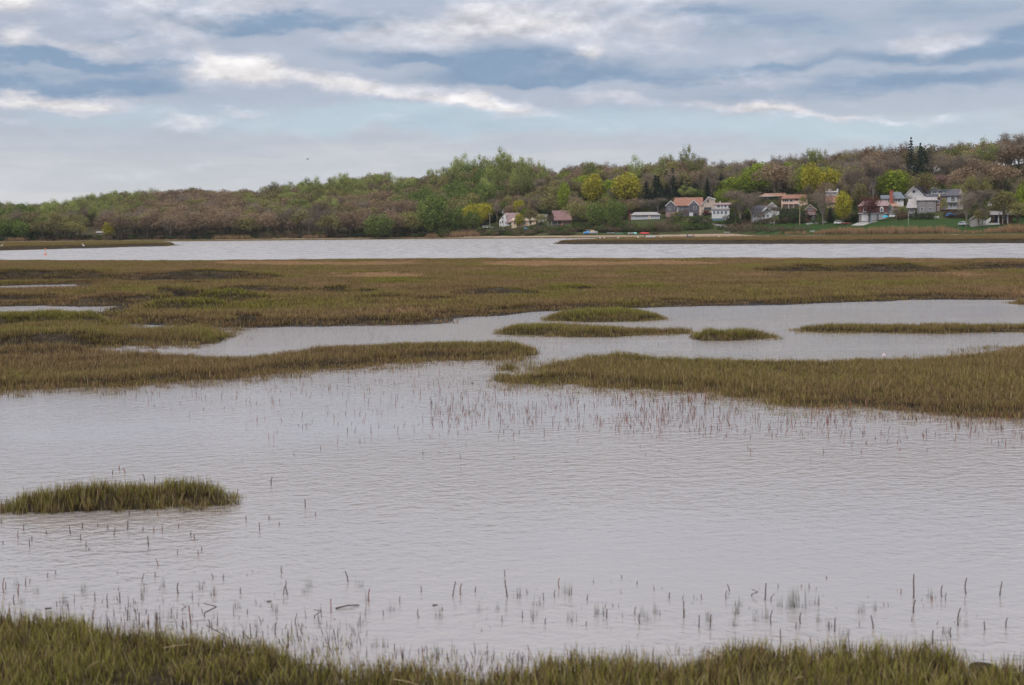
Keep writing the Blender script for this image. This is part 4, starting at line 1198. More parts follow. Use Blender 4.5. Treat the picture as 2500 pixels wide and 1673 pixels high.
HOUSES = []
class House:
    """a building whose parts are given in photo pixels at its own distance (local metres: x right, y away, z up)"""
    def __init__(s, name, label, cx, by, cat='house', turn=0.0, group=None, lift=0.0, D=None):
        p = hit(cx, by) if D is None else np.array([*(ray(cx, by)[:2] / ray(cx, by)[1] * D), EYE - (by - hor(cx)) * D / F])
        s.cx, s.by = cx, by
        s.k = p[1] / F
        s.o = empty(name, (p[0], p[1], p[2] + lift), label, cat, group, -math.atan2(p[0], p[1]) + turn)
        s.D = p[1]
        s.bb = [cx, by, cx, by]
        HOUSES.append(s)
    def P(s, px, py, y): return ((px - s.cx) * s.k, y, (s.by - py) * s.k)
    def poly(s, name, pts, yf, yb, mat, parent=None):
        """outline in pixels extruded from yf to yb (metres behind the front plane)"""
        n = len(pts)
        s.bb = [min([s.bb[0]] + [q[0] for q in pts]), min([s.bb[1]] + [q[1] for q in pts]), max([s.bb[2]] + [q[0] for q in pts]), s.bb[3]]
        v = [s.P(x, y, yf) for x, y in pts] + [s.P(x, y, yb) for x, y in pts]
        f = [tuple(range(n)), tuple(range(2 * n - 1, n - 1, -1))] + [(i, i + n, (i + 1) % n + n, (i + 1) % n) for i in range(n)]
        me = pymesh(name, v, f)
        bm = bmesh.new(); bm.from_mesh(me); bmesh.ops.recalc_face_normals(bm, faces=bm.faces); bm.to_mesh(me); bm.free()
        return mesh_obj(name, me, mat, parent or s.o)
    def box(s, name, x0, y0, x1, y1, yf, yb, mat, parent=None):
        return s.poly(name, [(x0, y1), (x1, y1), (x1, y0), (x0, y0)], yf, yb, mat, parent)
    def wall(s, pts, yf, yb, mat, sink=2.5):
        """closed wall body: outline above, carried down into the slope"""
        low = max(y for x, y in pts)
        q = [(x, y + sink / s.k if abs(y - low) < .01 else y) for x, y in pts]
        return s.poly('wall', q, yf, yb, mat)
    def slab(s, name, quad, t, mat, parent=None):
        """roof slab: four local corners thickened downwards"""
        q = [np.array(c, float) for c in quad]
        v = q + [c - np.array([0, 0, t]) for c in q]
        f = [(0, 1, 2, 3), (7, 6, 5, 4), (0, 4, 5, 1), (1, 5, 6, 2), (2, 6, 7, 3), (3, 7, 4, 0)]
        me = pymesh(name, v, f)
        bm = bmesh.new(); bm.from_mesh(me); bmesh.ops.recalc_face_normals(bm, faces=bm.faces); bm.to_mesh(me); bm.free()
        return mesh_obj(name, me, mat, parent or s.o)
    def roof_x(s, x0, x1, ridge, eave, yf, yb, mat, ov=.4, hip0=0.0, hip1=0.0, t=.2):
        """roof with its ridge along the front; hips in pixels"""
        ym = (yf + yb) / 2
        e0, e1 = s.P(x0, eave, yf - ov), s.P(x1, eave, yf - ov)
        r0, r1 = s.P(x0 + hip0, ridge, ym), s.P(x1 - hip1, ridge, ym)
        b0, b1 = s.P(x0, eave, yb + ov), s.P(x1, eave, yb + ov)
        v = [e0, e1, r1, r0, b0, b1]
        d = [tuple(np.array(c) - (0, 0, t)) for c in v]
        f = [(0, 1, 2, 3), (5, 4, 3, 2), (0, 3, 4), (1, 5, 2)] if (hip0 or hip1) else [(0, 1, 2, 3), (5, 4, 3, 2)]
        if hip0 or hip1:
            me = pymesh('roof', v + [d[0], d[1], d[5], d[4]], f + [(0, 6, 7, 1), (1, 7, 8, 5), (5, 8, 9, 4), (4, 9, 6, 0), (6, 9, 8, 7)])
        else:
            me = pymesh('roof', v + d, f + [(6, 9, 8, 7), (11, 8, 9, 10), (0, 6, 7, 1), (5, 11, 10, 4), (0, 3, 9, 6), (3, 4, 10, 9), (1, 7, 8, 2), (2, 8, 11, 5)])
        bm = bmesh.new(); bm.from_mesh(me); bmesh.ops.recalc_face_normals(bm, faces=bm.faces); bm.to_mesh(me); bm.free()
        return mesh_obj('roof', me, mat, s.o)
    def roof_y(s, x0, xm, x1, peak, e0, e1, yf, yb, mat, ov=.35, t=.2, trim=None):
        """roof with its ridge running away from the front, over a front gable"""
        a = s.P(x0, e0, 0); m_ = s.P(xm, peak, 0); b = s.P(x1, e1, 0)
        F0, B0 = yf - ov, yb + .2
        v = []
        for y in (F0, B0):
            for p, ex in ((a, -.0), (m_, 0), (b, 0)):
                v.append((p[0], y, p[2] + .02)); v.append((p[0], y, p[2] + t + .02))
        f = [(0, 1, 3, 2), (2, 3, 5, 4), (6, 8, 9, 7), (8, 10, 11, 9), (1, 7, 9, 3), (3, 9, 11, 5), (0, 2, 8, 6), (2, 4, 10, 8), (0, 6, 7, 1), (4, 5, 11, 10)]
        me = pymesh('roof', v, f)
        bm = bmesh.new(); bm.from_mesh(me); bmesh.ops.recalc_face_normals(bm, faces=bm.faces); bm.to_mesh(me); bm.free()
        r = mesh_obj('roof', me, mat, s.o)
        if trim:
            h = .30
            for q0, q1 in ((a, m_), (b, m_)):
                v = [(q0[0], F0 - .05, q0[2] - h), (q1[0], F0 - .05, q1[2] - h), (q1[0], F0 - .05, q1[2] + t + .03), (q0[0], F0 - .05, q0[2] + t + .03)]
                v += [(x, F0 - .003, z) for x, y, z in v]
                me = pymesh('bargeboard', v, [(0, 1, 2, 3), (7, 6, 5, 4), (0, 4, 5, 1), (1, 5, 6, 2), (2, 6, 7, 3), (3, 7, 4, 0)])
                mesh_obj('bargeboard', me, trim, r)
        return r
    def window(s, x0, y0, x1, y1, yf, frame=None, cols=2, rows=1, name='window', glass=None):
        """frame with bars, standing proud of the wall, and a pane set into it"""
        frame = frame or WHITE_P
        a = s.P(x0, y1, 0); b = s.P(x1, y0, 0)
        X0, X1, Z0, Z1 = a[0], b[0], a[2], b[2]
        w = min(.11, (X1 - X0) * .16)
        bars = [(X0, Z0, X1, Z0 + w), (X0, Z1 - w, X1, Z1), (X0, Z0 + w, X0 + w, Z1 - w), (X1 - w, Z0 + w, X1, Z1 - w)]
        for i in range(1, cols):
            xc = X0 + (X1 - X0) * i / cols; bars.append((xc - w * .4, Z0 + w, xc + w * .4, Z1 - w))
        for i in range(1, rows):
            zc = Z0 + (Z1 - Z0) * i / rows; bars.append((X0 + w, zc - w * .3, X1 - w, zc + w * .3))
        v, f = [], []
        for n_, (p, q, r, t) in enumerate(bars):
            o = len(v); d0 = yf - .09 + (.012 if n_ > 3 else 0)
            v += [(p, d0, q), (r, d0, q), (r, d0, t), (p, d0, t), (p, yf - .004, q), (r, yf - .004, q), (r, yf - .004, t), (p, yf - .004, t)]
            f += [(o, o + 1, o + 2, o + 3), (o, o + 4, o + 5, o + 1), (o + 1, o + 5, o + 6, o + 2), (o + 2, o + 6, o + 7, o + 3), (o + 3, o + 7, o + 4, o)]
        fr = mesh_obj(name, pymesh(name, v, f), frame, s.o)
        v = [(X0 + w, yf - .03, Z0 + w), (X1 - w, yf - .03, Z0 + w), (X1 - w, yf - .03, Z1 - w), (X0 + w, yf - .03, Z1 - w)]
        mesh_obj('pane', pymesh('pane', v, [(0, 1, 2, 3)]), glass or GLASS, fr)
        return fr
    def rail(s, x0, x1, y0, y1, yf, depth, mat, name='balcony'):
        """balcony: floor slab, top rail and balusters"""
        a = s.P(x0, y1, 0); b = s.P(x1, y0, 0)
        X0, X1, Z0, Z1 = a[0], b[0], a[2], b[2]
        sp = Soup()
        def bx(p, q, r, t, u_, w_):
            o = len(sp.v)
            sp.v += [np.array(c) for c in ((p, r, u_), (q, r, u_), (q, t, u_), (p, t, u_), (p, r, w_), (q, r, w_), (q, t, w_), (p, t, w_))]
            sp.f += [(o, o + 3, o + 2, o + 1), (o + 4, o + 5, o + 6, o + 7), (o, o + 1, o + 5, o + 4), (o + 1, o + 2, o + 6, o + 5), (o + 2, o + 3, o + 7, o + 6), (o + 3, o, o + 4, o + 7)]
        bx(X0, X1, yf - depth, yf - .01, Z0 - .2, Z0)
        bx(X0, X1, yf - depth, yf - depth + .08, Z1 - .1, Z1)
        n = max(3, int((X1 - X0) / .35))
        for i in range(n + 1):
            x = X0 + (X1 - X0 - .06) * i / n
            bx(x, x + .06, yf - depth + .01, yf - depth + .07, Z0 + .003, Z1 - .103)
        return mesh_obj(name, sp.mesh(name, mat), mat, s.o)
    def door(s, x0, y0, x1, y1, yf, mat, name='door', proud=.05):
        return s.box(name, x0, y0, x1, y1, yf - proud, yf - .003, mat)

# ---- slate grey house with terracotta roof and two gables
h = House('gabled_house', 'slate grey house with terracotta roof and two front gables', 1668, 529)
h.wall([(1625.4, 529), (1650.5, 529), (1650.5, 502.6), (1638, 491.2), (1625.4, 502.6)], 0, 9, SLATE)
h.wall([(1650.6, 528.5), (1681.2, 528.5), (1681.2, 502.5), (1650.6, 502.5)], 1.2, 8.9, SLATE)
h.wall([(1681.3, 529), (1706, 529), (1706, 502.6), (1693, 490), (1681.3, 502.6)], 0, 9, SLATE)
h.wall([(1706.1, 529), (1711.6, 529), (1711.6, 502.6), (1706.1, 502.6)], .6, 8.9, PINK_P)
h.wall([(1711.7, 527), (1745, 527), (1745, 489), (1728.2, 482.6), (1711.7, 502)], .9, 13, TAN_P)
h.box('plinth', 1625.8, 518.2, 1650.2, 531, -.12, -.004, MAUVE)
h.roof_x(1641, 1716, 482.4, 502.6, 1.0, 11, TERRA, .5, 7, 0)
h.roof_y(1624.6, 1638, 1651.5, 490.8, 503.4, 503.4, 0, 5.5, TERRA, trim=WHITE_P)
h.roof_y(1680.3, 1693, 1707, 489.6, 503.2, 503.4, 0, 5.5, TERRA, trim=WHITE_P)
h.roof_y(1710.4, 1728.2, 1746.5, 482.2, 503.4, 488.4, .9, 13, TERRA, trim=WHITE_P)
h.window(1631.3, 504.6, 1638.4, 513.4, 0, cols=2, rows=2); h.window(1645.4, 505.6, 1648, 509.4, 0, cols=1)
h.door(1652, 504.6, 1656, 517, 1.2, WHITE_P); h.window(1658.6, 504.4, 1670, 511.3, 1.2, cols=3); h.window(1674.6, 504.4, 1680.8, 511, 1.2)
h.window(1692.8, 504, 1699.8, 512.4, 0, cols=2, rows=2); h.window(1690.8, 494.5, 1694.6, 498.5, 0, cols=1)
h.door(1682.7, 519.8, 1691.5, 528.8, 0, WHITE_P, 'garage_door'); h.door(1694, 521.5, 1702, 528.4, 0, BLACK, 'garage_door')  # the black panel stands in for the dark inside of an open bay
h.window(1726.2, 489.4, 1729.6, 496, .9, DARKWOOD, 1, 2); h.window(1718, 507, 1736, 516, .9, GREYWOOD, 3)
h.rail(1712, 1738, 514, 519.6, .9, 3.0, GREYWOOD, 'deck')
# ---- white house with the sunroom
h = House('sunroom_house', 'white house with a glazed sunroom and blue lattice base', 1758, 539)
h.wall([(1738, 529), (1780.5, 529), (1780.5, 512), (1738, 512)], 0, 6.5, WHITE_P, 1)
h.wall([(1739.8, 539), (1764, 539), (1764, 529.3), (1739.8, 529.3)], .25, 6, BLUEP)
h.wall([(1764.1, 539), (1779, 539), (1779, 529.3), (1764.1, 529.3)], .4, 6, WHITE_P)
h.wall([(1746, 512), (1778, 512), (1778, 499.4), (1746, 499.4)], 1.4, 5.5, WHITE_P, 0)
h.roof_x(1742, 1789, 495.2, 500.2, 1.6, 8.5, ROOFMAUVE, .7, 5, 0)
h.slab('porch_roof', [h.P(1737, 512.2, -.4), h.P(1782, 512.2, -.4), h.P(1782, 509.4, 1.35), h.P(1737, 509.4, 1.35)], .2, ROOFGREY)
for a, b in ((1741, 1747), (1750, 1756.4), (1759, 1765.2), (1768.8, 1775.2)): h.window(a, 515.3, b, 523.6, 0, cols=2, glass=pmat('sea_glass', (0.05, 0.10, 0.13), .12, .2, 1, .6))
h.window(1750.6, 501, 1757.8, 507.4, 1.4); h.window(1760.5, 501, 1764.5, 507.4, 1.4, cols=1); h.window(1767.8, 501, 1773.6, 507.4, 1.4)
h.box('chimney', 1756.8, 491.6, 1759.4, 497.4, 4, 4.8, WHITE_P)
# ---- long low cottage
h = House('long_cottage', 'long low white cottage with a row of small windows', 1576, 536)
h.wall([(1541, 536), (1611, 536), (1611, 524.6), (1541, 524.6)], 0, 7, pmat('pale_blue_paint', (0.38, 0.40, 0.45), .7, .06, .8))
h.roof_x(1539.5, 1613, 518, 524.9, 0, 7, ROOFPALE, .5, 10, 11)
for i in range(7): h.window(1549.4 + i * 4.7, 525.8, 1553.5 + i * 4.7, 531, 0, cols=1)
for i in range(5): h.window(1589 + i * 4.3, 525.8, 1592.8 + i * 4.3, 531, 0, cols=1)
h.window(1542.3, 526, 1545.4, 531, 0, cols=1); h.door(1584, 526, 1587.4, 535.8, 0, CREAM_P)
h.box('chimney', 1536.6, 519.5, 1540.4, 538, .5, 1.6, BRICK)
# ---- white gabled cottage behind the bare trees
h = House('white_gabled_cottage', 'white cottage with navy shutters behind three bare trees', 1868, 535)
h.wall([(1838, 535), (1862, 535), (1862, 521.4), (1838, 521.4)], .8, 8, WHITE_P)
h.wall([(1862.1, 535), (1902, 535), (1902, 510.6), (1884, 495.6), (1862.1, 513.6)], 0, 9, WHITE_P)
h.roof_x(1834, 1872, 501.5, 521.6, .8, 10, ROOFDARK, .45)
h.roof_y(1861, 1884, 1903, 495.2, 514.4, 511.4, 0, 9, ROOFDARK, trim=WHITE_P)
h.roof_y(1860.5, 1872.6, 1882, 507.6, 517.4, 514.2, -1.2, -.1, ROOFGREY, trim=WHITE_P)
for a in (1841.6, 1849.6):
    h.window(a, 524, a + 2.8, 531.4, .8, cols=1, rows=2); h.box('shutter', a - 1.6, 524, a - .2, 531.4, .72, .797, NAVY); h.box('shutter', a + 3, 524, a + 4.4, 531.4, .72, .797, NAVY)
for a in (1863.6, 1872.8):
    h.window(a, 524, a + 2.4, 531.4, 0, cols=1, rows=2); h.box('shutter', a - 1.5, 524, a - .2, 531.4, -.08, -.003, NAVY); h.box('shutter', a + 2.6, 524, a + 3.9, 531.4, -.08, -.003, NAVY)
h.window(1884.6, 508.4, 1888.6, 513.6, 0); h.window(1871, 510.8, 1875, 514.6, 0); h.window(1862.6, 517.4, 1865.8, 521.6, 0); h.window(1871.2, 517.4, 1875, 521.6, 0)
h.window(1883, 525, 1889, 530, 0, cols=3)
# ---- terracotta bungalow on the upper terrace
h = House('terracotta_bungalow', 'low bungalow with terracotta hip roof behind the great brown oak', 1890, 489)
h.wall([(1858, 489), (1925, 489), (1925, 479), (1858, 479)], 0, 8, DARKWOOD)
h.roof_x(1852, 1930, 471.6, 479.4, 0, 8, TERRA2, 1.0, 16, 14)
h.box('fascia', 1853, 478.6, 1889, 480.2, -1.15, -1.02, WHITE_P)
for a in (1862, 1872, 1898, 1910): h.window(a, 480.6, a + 6, 486, 0)
h.box('chimney', 1908.6, 470.4, 1911.6, 477, 2, 3, BRICK)
# ---- pink villa on posts
h = House('pink_villa', 'pink villa with terracotta roof and a balcony on white posts', 1940, 507)
h.wall([(1908, 498), (1971, 498), (1971, 484.6), (1908, 484.6)], 0, 9, PINK_P, 4)
h.roof_x(1905, 1974, 475, 484.8, 0, 9, TERRA, .8, 14, 3)
h.window(1911, 486, 1926, 494, 0, cols=3); h.window(1927.4, 486.4, 1935.6, 494, 0, cols=1); h.window(1936.8, 486.6, 1939.6, 492, 0, cols=1); h.window(1941.4, 485.6, 1948.2, 490.6, 0, BROWNWOOD); h.window(1962, 487, 1967, 493, 0)
h.rail(1910, 1950, 492.4, 498, 0, 2.0, pmat('pink_rail', (0.52, 0.36, 0.31), .8, .1, 1.0))
for a in (1925.6, 1937.4): h.box('post', a - .6, 498.9, a + .6, 520, -1.9, -1.65, WHITE_P)
# ---- dark gabled house to its right
h = House('dark_cottage', 'dark brown cottage with a white window beside the tall wooden pole', 1978, 540)
h.wall([(1966, 540), (1992, 540), (1992, 512), (1978, 500.6), (1966, 512)], 0, 8, BROWNWOOD)
h.roof_y(1964, 1978, 1994, 500.2, 513.6, 513.6, 0, 8, ROOFDARK, trim=GREYWOOD)
h.window(1972.6, 507.6, 1982.8, 513.8, 0); h.door(1981, 528, 1989, 539.6, 0, WHITE_P); h.box('shed_roof', 1972, 518, 1990, 526, -2.2, -.01, ROOFMAUVE)
# ---- white flat roofed modern house
h = House('modern_house', 'white flat roofed house with round headed box top above a rusty roof', 2032, 508)
h.wall([(2018, 508), (2046, 508), (2046, 494.4), (2018, 494.4)], 0, 8, OCHRE)
h.slab('roof', [h.P(2015, 494.6, -.8), h.P(2047, 494.6, -.8), h.P(2045, 477.6, 4), h.P(2016, 477.6, 4)], .25, TERRA)
h.poly('upper_wall', [(2017, 480), (2045.6, 480), (2045.6, 469.7), (2017, 469.7)], 4.2, 9, pmat('lilac_grey_render', (0.36, 0.36, 0.42), .8, .08, .8))
h.box('parapet', 2015, 466.4, 2046.4, 469.6, 3.7, 9.4, WHITE_P); h.box('chimney', 2021.4, 461.6, 2029.3, 466.3, 5, 6.5, GREYWOOD); h.box('pier', 2042.2, 461.4, 2046.2, 480, 3.5, 3.69, WHITE_P)
h.window(2034.6, 470.8, 2039.4, 475.4, 4.2, cols=1); h.window(2024, 497, 2030, 503, 0); h.window(2036, 500, 2040, 508, 0, cols=1)
# ---- garage house
h = House('garage_house', 'maroon shingled garage with three white doors and two dormers', 2130, 540)
h.wall([(2098, 540), (2165, 540), (2165, 521.6), (2098, 521.6)], 0, 9, GREYSH)
h.poly('mansard', [(2096.4, 521.4), (2165.2, 521.4), (2163.5, 503), (2099, 503)], -.35, 8.9, MAROON)
h.box('fascia', 2096, 520.6, 2165.4, 521.9, -.55, -.36, WHITE_P)
h.roof_x(2094.5, 2168, 490.5, 503.2, -.3, 9, ROOFMAUVE, .5, 14, 4)
h.wall([(2165.3, 536), (2177, 533), (2177, 507), (2171, 498.4), (2165.3, 506)], 1.2, 8.9, GREYSH)
h.roof_y(2164, 2171, 2178.4, 497.8, 507.4, 508.4, 1.2, 8.9, ROOFGREY, trim=GREYWOOD)
for a, b in ((2104.4, 2120), (2126.4, 2140.4), (2144.6, 2159.9)):
    d = h.box('garage_door', a, 523.6, b, 539.8, -.06, -.003, WHITE_P)
    for q in range(1, 4): h.box('panel_joint', a + .5, 523.6 + q * 4 - .12, b - .5, 523.6 + q * 4 + .12, -.075, -.063, GREYWOOD, d)
for a in (2107.4, 2147.2):
    h.poly('dormer', [(a, 518.6), (a + 8.6, 518.6), (a + 8.6, 508.4), (a + 4.3, 504.2), (a, 508.4)], -1.1, -.36, WHITE_P)
    h.window(a + 2, 509, a + 6.6, 517.4, -1.1, cols=1, rows=2)
h.window(2168.2, 506, 2174, 515.6, 1.2, GREYWOOD, 2)
# ---- blue slate roofed house with brick chimney
h = House('chimney_house', 'house with blue slate roof and a tall red brick chimney', 2178, 512)
h.wall([(2152, 500), (2205, 500), (2205, 485), (2152, 485)], 3, 11, WHITE_P, 4)
h.roof_x(2150, 2180, 476.2, 485.2, 3, 9, ROOFBLUE, .6); h.roof_x(2174, 2209, 468.4, 485.2, 2.6, 12, ROOFBLUE, .6, 8, 11)
h.box('chimney', 2171.2, 466, 2180.4, 500, 1.2, 2.2, BRICK); h.box('chimney_cap', 2170.6, 464.6, 2181, 465.9, 1.0, 2.4, BRICK)
for a, b in ((2155.6, 2159.4), (2161.2, 2165), (2166.8, 2170.4), (2185.6, 2189), (2191.6, 2196)): h.window(a, 486.6, b, 493.6, 3, cols=1)
h.wall([(2150, 512), (2192, 512), (2192, 503.4), (2150, 503.4)], -1, 2.9, PINK_P)
h.slab('lower_roof', [h.P(2138, 503.6, -1.9), h.P(2194, 503.6, -1.9), h.P(2187, 494.2, 2.9), h.P(2142, 494.2, 2.9)], .2, TERRA2)
for a in (2179, 2184.4): h.window(a, 504.6, a + 4.2, 511, -1)
h.rail(2177, 2195, 514, 520, -1, 2.4, BROWNWOOD, 'deck')
# ---- tall narrow white house among the trunks
h = House('tower_house', 'tall narrow white and pink house front between the trunks', 2129, 482)
h.wall([(2121.6, 482), (2137, 482), (2137, 452), (2129, 447.6), (2121.6, 452)], 0, 7, WHITE_P)
h.box('pink_bay', 2124.2, 453, 2129, 479, -.5, -.003, PINK_P); h.box('pink_bay', 2134, 456, 2136.6, 480, -.4, -.003, MAUVE)
h.window(2130, 456, 2133.2, 464, 0, cols=1, rows=2); h.window(2130, 468, 2133.2, 476, 0, cols=1, rows=2)
h.roof_y(2120.4, 2129, 2138.2, 447, 452.8, 452.8, 0, 7, ROOFGREY)
# ---- white gabled barn house
h = House('white_gable_house', 'bright white gabled house with charcoal roof, behind the shingled cottage', 2232, 487, turn=R(-24))
h.wall([(2206.5, 487), (2256, 487), (2256, 478.6), (2231.4, 456.4), (2206.5, 478.6)], 0, 12, WHITE_P)
h.roof_y(2205, 2231.4, 2257.6, 455.8, 479.6, 479.6, 0, 12, ROOFDARK, trim=WHITE_P)
h.window(2227.6, 465, 2234.2, 471.4, 0, NAVY)
h.box('chimney', 2247, 453, 2251.4, 466, 7, 8, BRICK)
# ---- grey shingled cottage
h = House('shingled_cottage', 'weathered grey shingled cottage with four white windows above a dark hedge', 2250, 521)
h.wall([(2239, 519), (2283.4, 519), (2283.4, 489.2), (2239, 489.2)], 0, 7, GREYSH)
h.wall([(2283.5, 519), (2296, 519), (2296, 489), (2289.7, 481.6), (2283.5, 489)], .6, 7, MAROON)
h.roof_x(2236.4, 2287.6, 480, 489.4, 0, 7, ROOFPALE, .5); h.roof_y(2282.6, 2289.7, 2297, 481, 490, 490, .6, 7, ROOFPALE)
h.wall([(2218.6, 520.6), (2234, 520.6), (2234, 507), (2218.6, 507)], -.8, 5, GREYSH)
h.slab('wing_roof', [h.P(2213.6, 507.4, -1.6), h.P(2238.8, 507.4, -1.6), h.P(2237.4, 485.4, 4), h.P(2219, 485.4, 4)], .2, ROOFPALE)
for a in (2247.8, 2267): h.window(a, 490, a + 7.1, 498.7, 0, cols=2, rows=2); h.window(a, 506.8, a + 7.1, 515.8, 0, cols=2, rows=2)
h.window(2222.4, 507.8, 2232.6, 519.8, -.8, cols=3, name='door'); h.window(2285.6, 490.4, 2292, 498.6, .6, cols=2); h.window(2286.4, 504.6, 2292, 515, .6)
# ---- big grey house with balconies
h = House('balcony_house', 'large blue grey house with clerestory windows and two balconies', 2322, 514)
h.wall([(2312.5, 514), (2336, 514), (2336, 477.6), (2312.5, 477.6)], 0, 9, BLUEGREY)
h.wall([(2336.1, 514), (2351, 514), (2351, 478), (2344.4, 462.8), (2336.1, 477.8)], .5, 9, GREYWOOD)
h.roof_x(2309.6, 2346.4, 462, 478, 0, 9, ROOFDARK, .6)
h.wall([(2268, 514), (2312.4, 514), (2312.4, 478), (2268, 478)], 1.6, 8.9, ROOFGREY)
h.slab('lower_roof', [h.P(2262, 478.6, 1.0), h.P(2312, 478.6, 1.0), h.P(2312, 473, 4), h.P(2262, 473, 4)], .2, ROOFDARK)
h.poly('clerestory', [(2274, 473.2), (2318, 473.2), (2318, 465.2), (2274, 465.2)], 3.9, 8, BLUEGREY)
h.box('roof', 2273, 463, 2319, 465, 3.2, 8.4, ROOFBLUE)
for a, b in ((2276.6, 2287.4), (2291.6, 2302.4), (2306.4, 2314.6)): h.window(a, 466.4, b, 471.8, 3.9, cols=2)
h.window(2321, 479.4, 2330.6, 492.4, 0, cols=2); h.window(2319.8, 496.4, 2324, 508, 0, cols=1, name='door'); h.window(2326, 496.6, 2333, 504, 0); h.window(2301, 496, 2308, 504, 1.6)
h.rail(2311, 2337, 488, 494, 0, 1.6, GREYWOOD); h.rail(2299, 2339, 505, 510.6, -.02, 2.6, GREYWOOD, 'deck')
h.box('deck_shade', 2300, 511.8, 2334, 524, -2, -.02, DARKWOOD)  # dark block standing in for the shade under the deck
h.box('chimney', 2292.6, 474, 2296, 496, .2, 1.2, pmat('yellow_brick', (0.50, 0.40, 0.22), .85, .12, 2))
# ---- roof behind it
h = House('far_cottage', 'pale roofed cottage peeping over the big blue grey house', 2282, 466)
h.wall([(2266, 466), (2298, 466), (2298, 463.6), (2276, 458.8), (2266, 463.6)], 0, 7, WHITE_P)
h.roof_y(2264, 2278, 2300, 457.6, 464.6, 465, 0, 7, TERRA2, trim=WHITE_P); h.box('chimney', 2260.4, 451.6, 2264.6, 464, 1, 2, BRICK)
# ---- grey shed by the drive
h = House('grey_shed', 'plain grey shed with a low gable at the foot of the lane', 2384, 553, 'shed', turn=R(8))
h.wall([(2371, 553), (2397, 553), (2397, 534), (2383, 528.6), (2371, 536.5)], 0, 5, pmat('grey_boards', (0.27, 0.25, 0.245), .85, .08, 1.2))
h.roof_y(2369.6, 2383, 2398.6, 528, 537.4, 535, 0, 5, ROOFGREY)
h.door(2386, 540, 2393, 552.6, 0, GREYWOOD)
# ---- brown house with white terrace wall
h = House('terrace_house', 'brown house with white columns and white terrace wall at the right edge', 2432, 549)
h.wall([(2419.5, 549), (2470, 549), (2470, 524), (2419.5, 524)], 3, 9, BROWNWOOD)
h.roof_x(2416, 2474, 516, 524.4, 1.0, 9, ROOFGREY, .6)
h.wall([(2408, 551), (2441, 551), (2441, 544.6), (2408, 544.6)], 0, .5, WHITE_P, 1)
h.poly('stair_wall', [(2400, 552), (2407.9, 552), (2419.4, 538), (2419.4, 530.6), (2408, 539), (2400, 545)], .1, .5, WHITE_P)
for a in (2436, 2446, 2457): h.box('column', a, 524.8, a + 2.6, 544.4 if a < 2440 else 551, 1.2, 1.6, WHITE_P)
h.door(2430, 529, 2434.6, 543, 3, NAVY); h.window(2422, 528, 2428, 536, 3, CREAM_P); h.window(2448.8, 528, 2455.5, 537, 3)
# ---- small white houses high on the right
for cx, by, w_, lab in ((2416, 503, 9, 'small white roofed hut above the lane, lower of two'), (2424, 490, 8, 'small white gabled hut above the lane, upper of two')):
    h = House('hut', lab, cx, by, 'hut')
    h.wall([(cx - w_ / 2, by), (cx + w_ / 2, by), (cx + w_ / 2, by - 5), (cx, by - 8), (cx - w_ / 2, by - 5)], 0, 3, WHITE_P); h.roof_y(cx - w_ / 2 - 1, cx, cx + w_ / 2 + 1, by - 8.4, by - 4.4, by - 4.4, 0, 3, ROOFPALE)
    h.window(cx - 1.6, by - 4.4, cx + 1.6, by - 1, 0)
# ---- west end: white cottage, cream house, pavilion
h = House('mauve_roof_cottage', 'white cottage with steep mauve roof beside the utility poles', 1240, 552)
h.wall([(1219, 552), (1237, 552), (1237, 537), (1234.4, 522), (1226, 530), (1219, 539)], 0, 8, WHITE_P)
h.wall([(1237.1, 552), (1252, 552), (1252, 543), (1237.1, 543)], .4, 7.9, WHITE_P)
h.slab('roof', [h.P(1233, 543.4, -.3), h.P(1268, 543.4, -.3), h.P(1270, 519.8, 4), h.P(1232, 519.8, 4)], .25, ROOFMAUVE)
h.slab('roof', [h.P(1232, 519.8, 4.003), h.P(1270, 519.8, 4.003), h.P(1270, 540, 8.3), h.P(1233, 540, 8.3)], .25, ROOFMAUVE)
h.window(1220.6, 540, 1222.8, 548, 0, cols=1); h.window(1225.4, 530, 1228.6, 535, 0, cols=1); h.window(1225, 538.6, 1228.4, 546, 0, cols=1); h.window(1241, 544.6, 1246, 550, .4)
h = House('cream_house', 'long cream house behind the slender trees', 1280, 553.5)
h.wall([(1249, 553.5), (1309, 553.5), (1309, 538.5), (1249, 538.5)], 0, 8, CREAM_P)
h.roof_x(1246.6, 1311, 531.6, 538.8, 0, 8, pmat('sand_roof', (0.42, 0.33, 0.26), .85, .1, .8), .5, 6, 6)
for a in (1254, 1266, 1279, 1292): h.window(a, 541.6, a + 4.6, 548, 0)
h.door(1261.4, 542, 1264.6, 553, 0, BROWNWOOD)
h = House('white_annex', 'small pale annex with grey roof between cream house and pavilion', 1325, 541)
h.wall([(1314, 541), (1335, 541), (1335, 529), (1314, 529)], 0, 6, WHITE_P); h.roof_x(1312, 1337, 523.6, 529.3, 0, 6, ROOFPALE, .4); h.window(1316.6, 531, 1320, 536, 0); h.window(1327, 531, 1332, 536, 0)
h = House('pavilion', 'dark timber pavilion with a steep brown roof over open posts', 1366, 552, 'pavilion')
h.slab('roof', [h.P(1353, 538, -.9), h.P(1397, 538, -.9), h.P(1392, 514, 5), h.P(1347.5, 514, 5)], .25, pmat('brown_roof', (0.185, 0.110, 0.105), .85, .14, .8))
h.slab('roof', [h.P(1347.5, 514, 5.003), h.P(1392, 514, 5.003), h.P(1397, 538, 11), h.P(1353, 538, 11)], .25, MATS['brown_roof'])
h.poly('gable', [(1336.6, 536.5), (1355, 536.5), (1349, 519.5)], .6, 8, DARKWOOD)
h.box('beam', 1336, 536.8, 1396, 539.6, -.7, -.3, DARKWOOD); h.wall([(1377, 552), (1395, 552), (1395, 540), (1377, 540)], .6, 9, MAUVE)
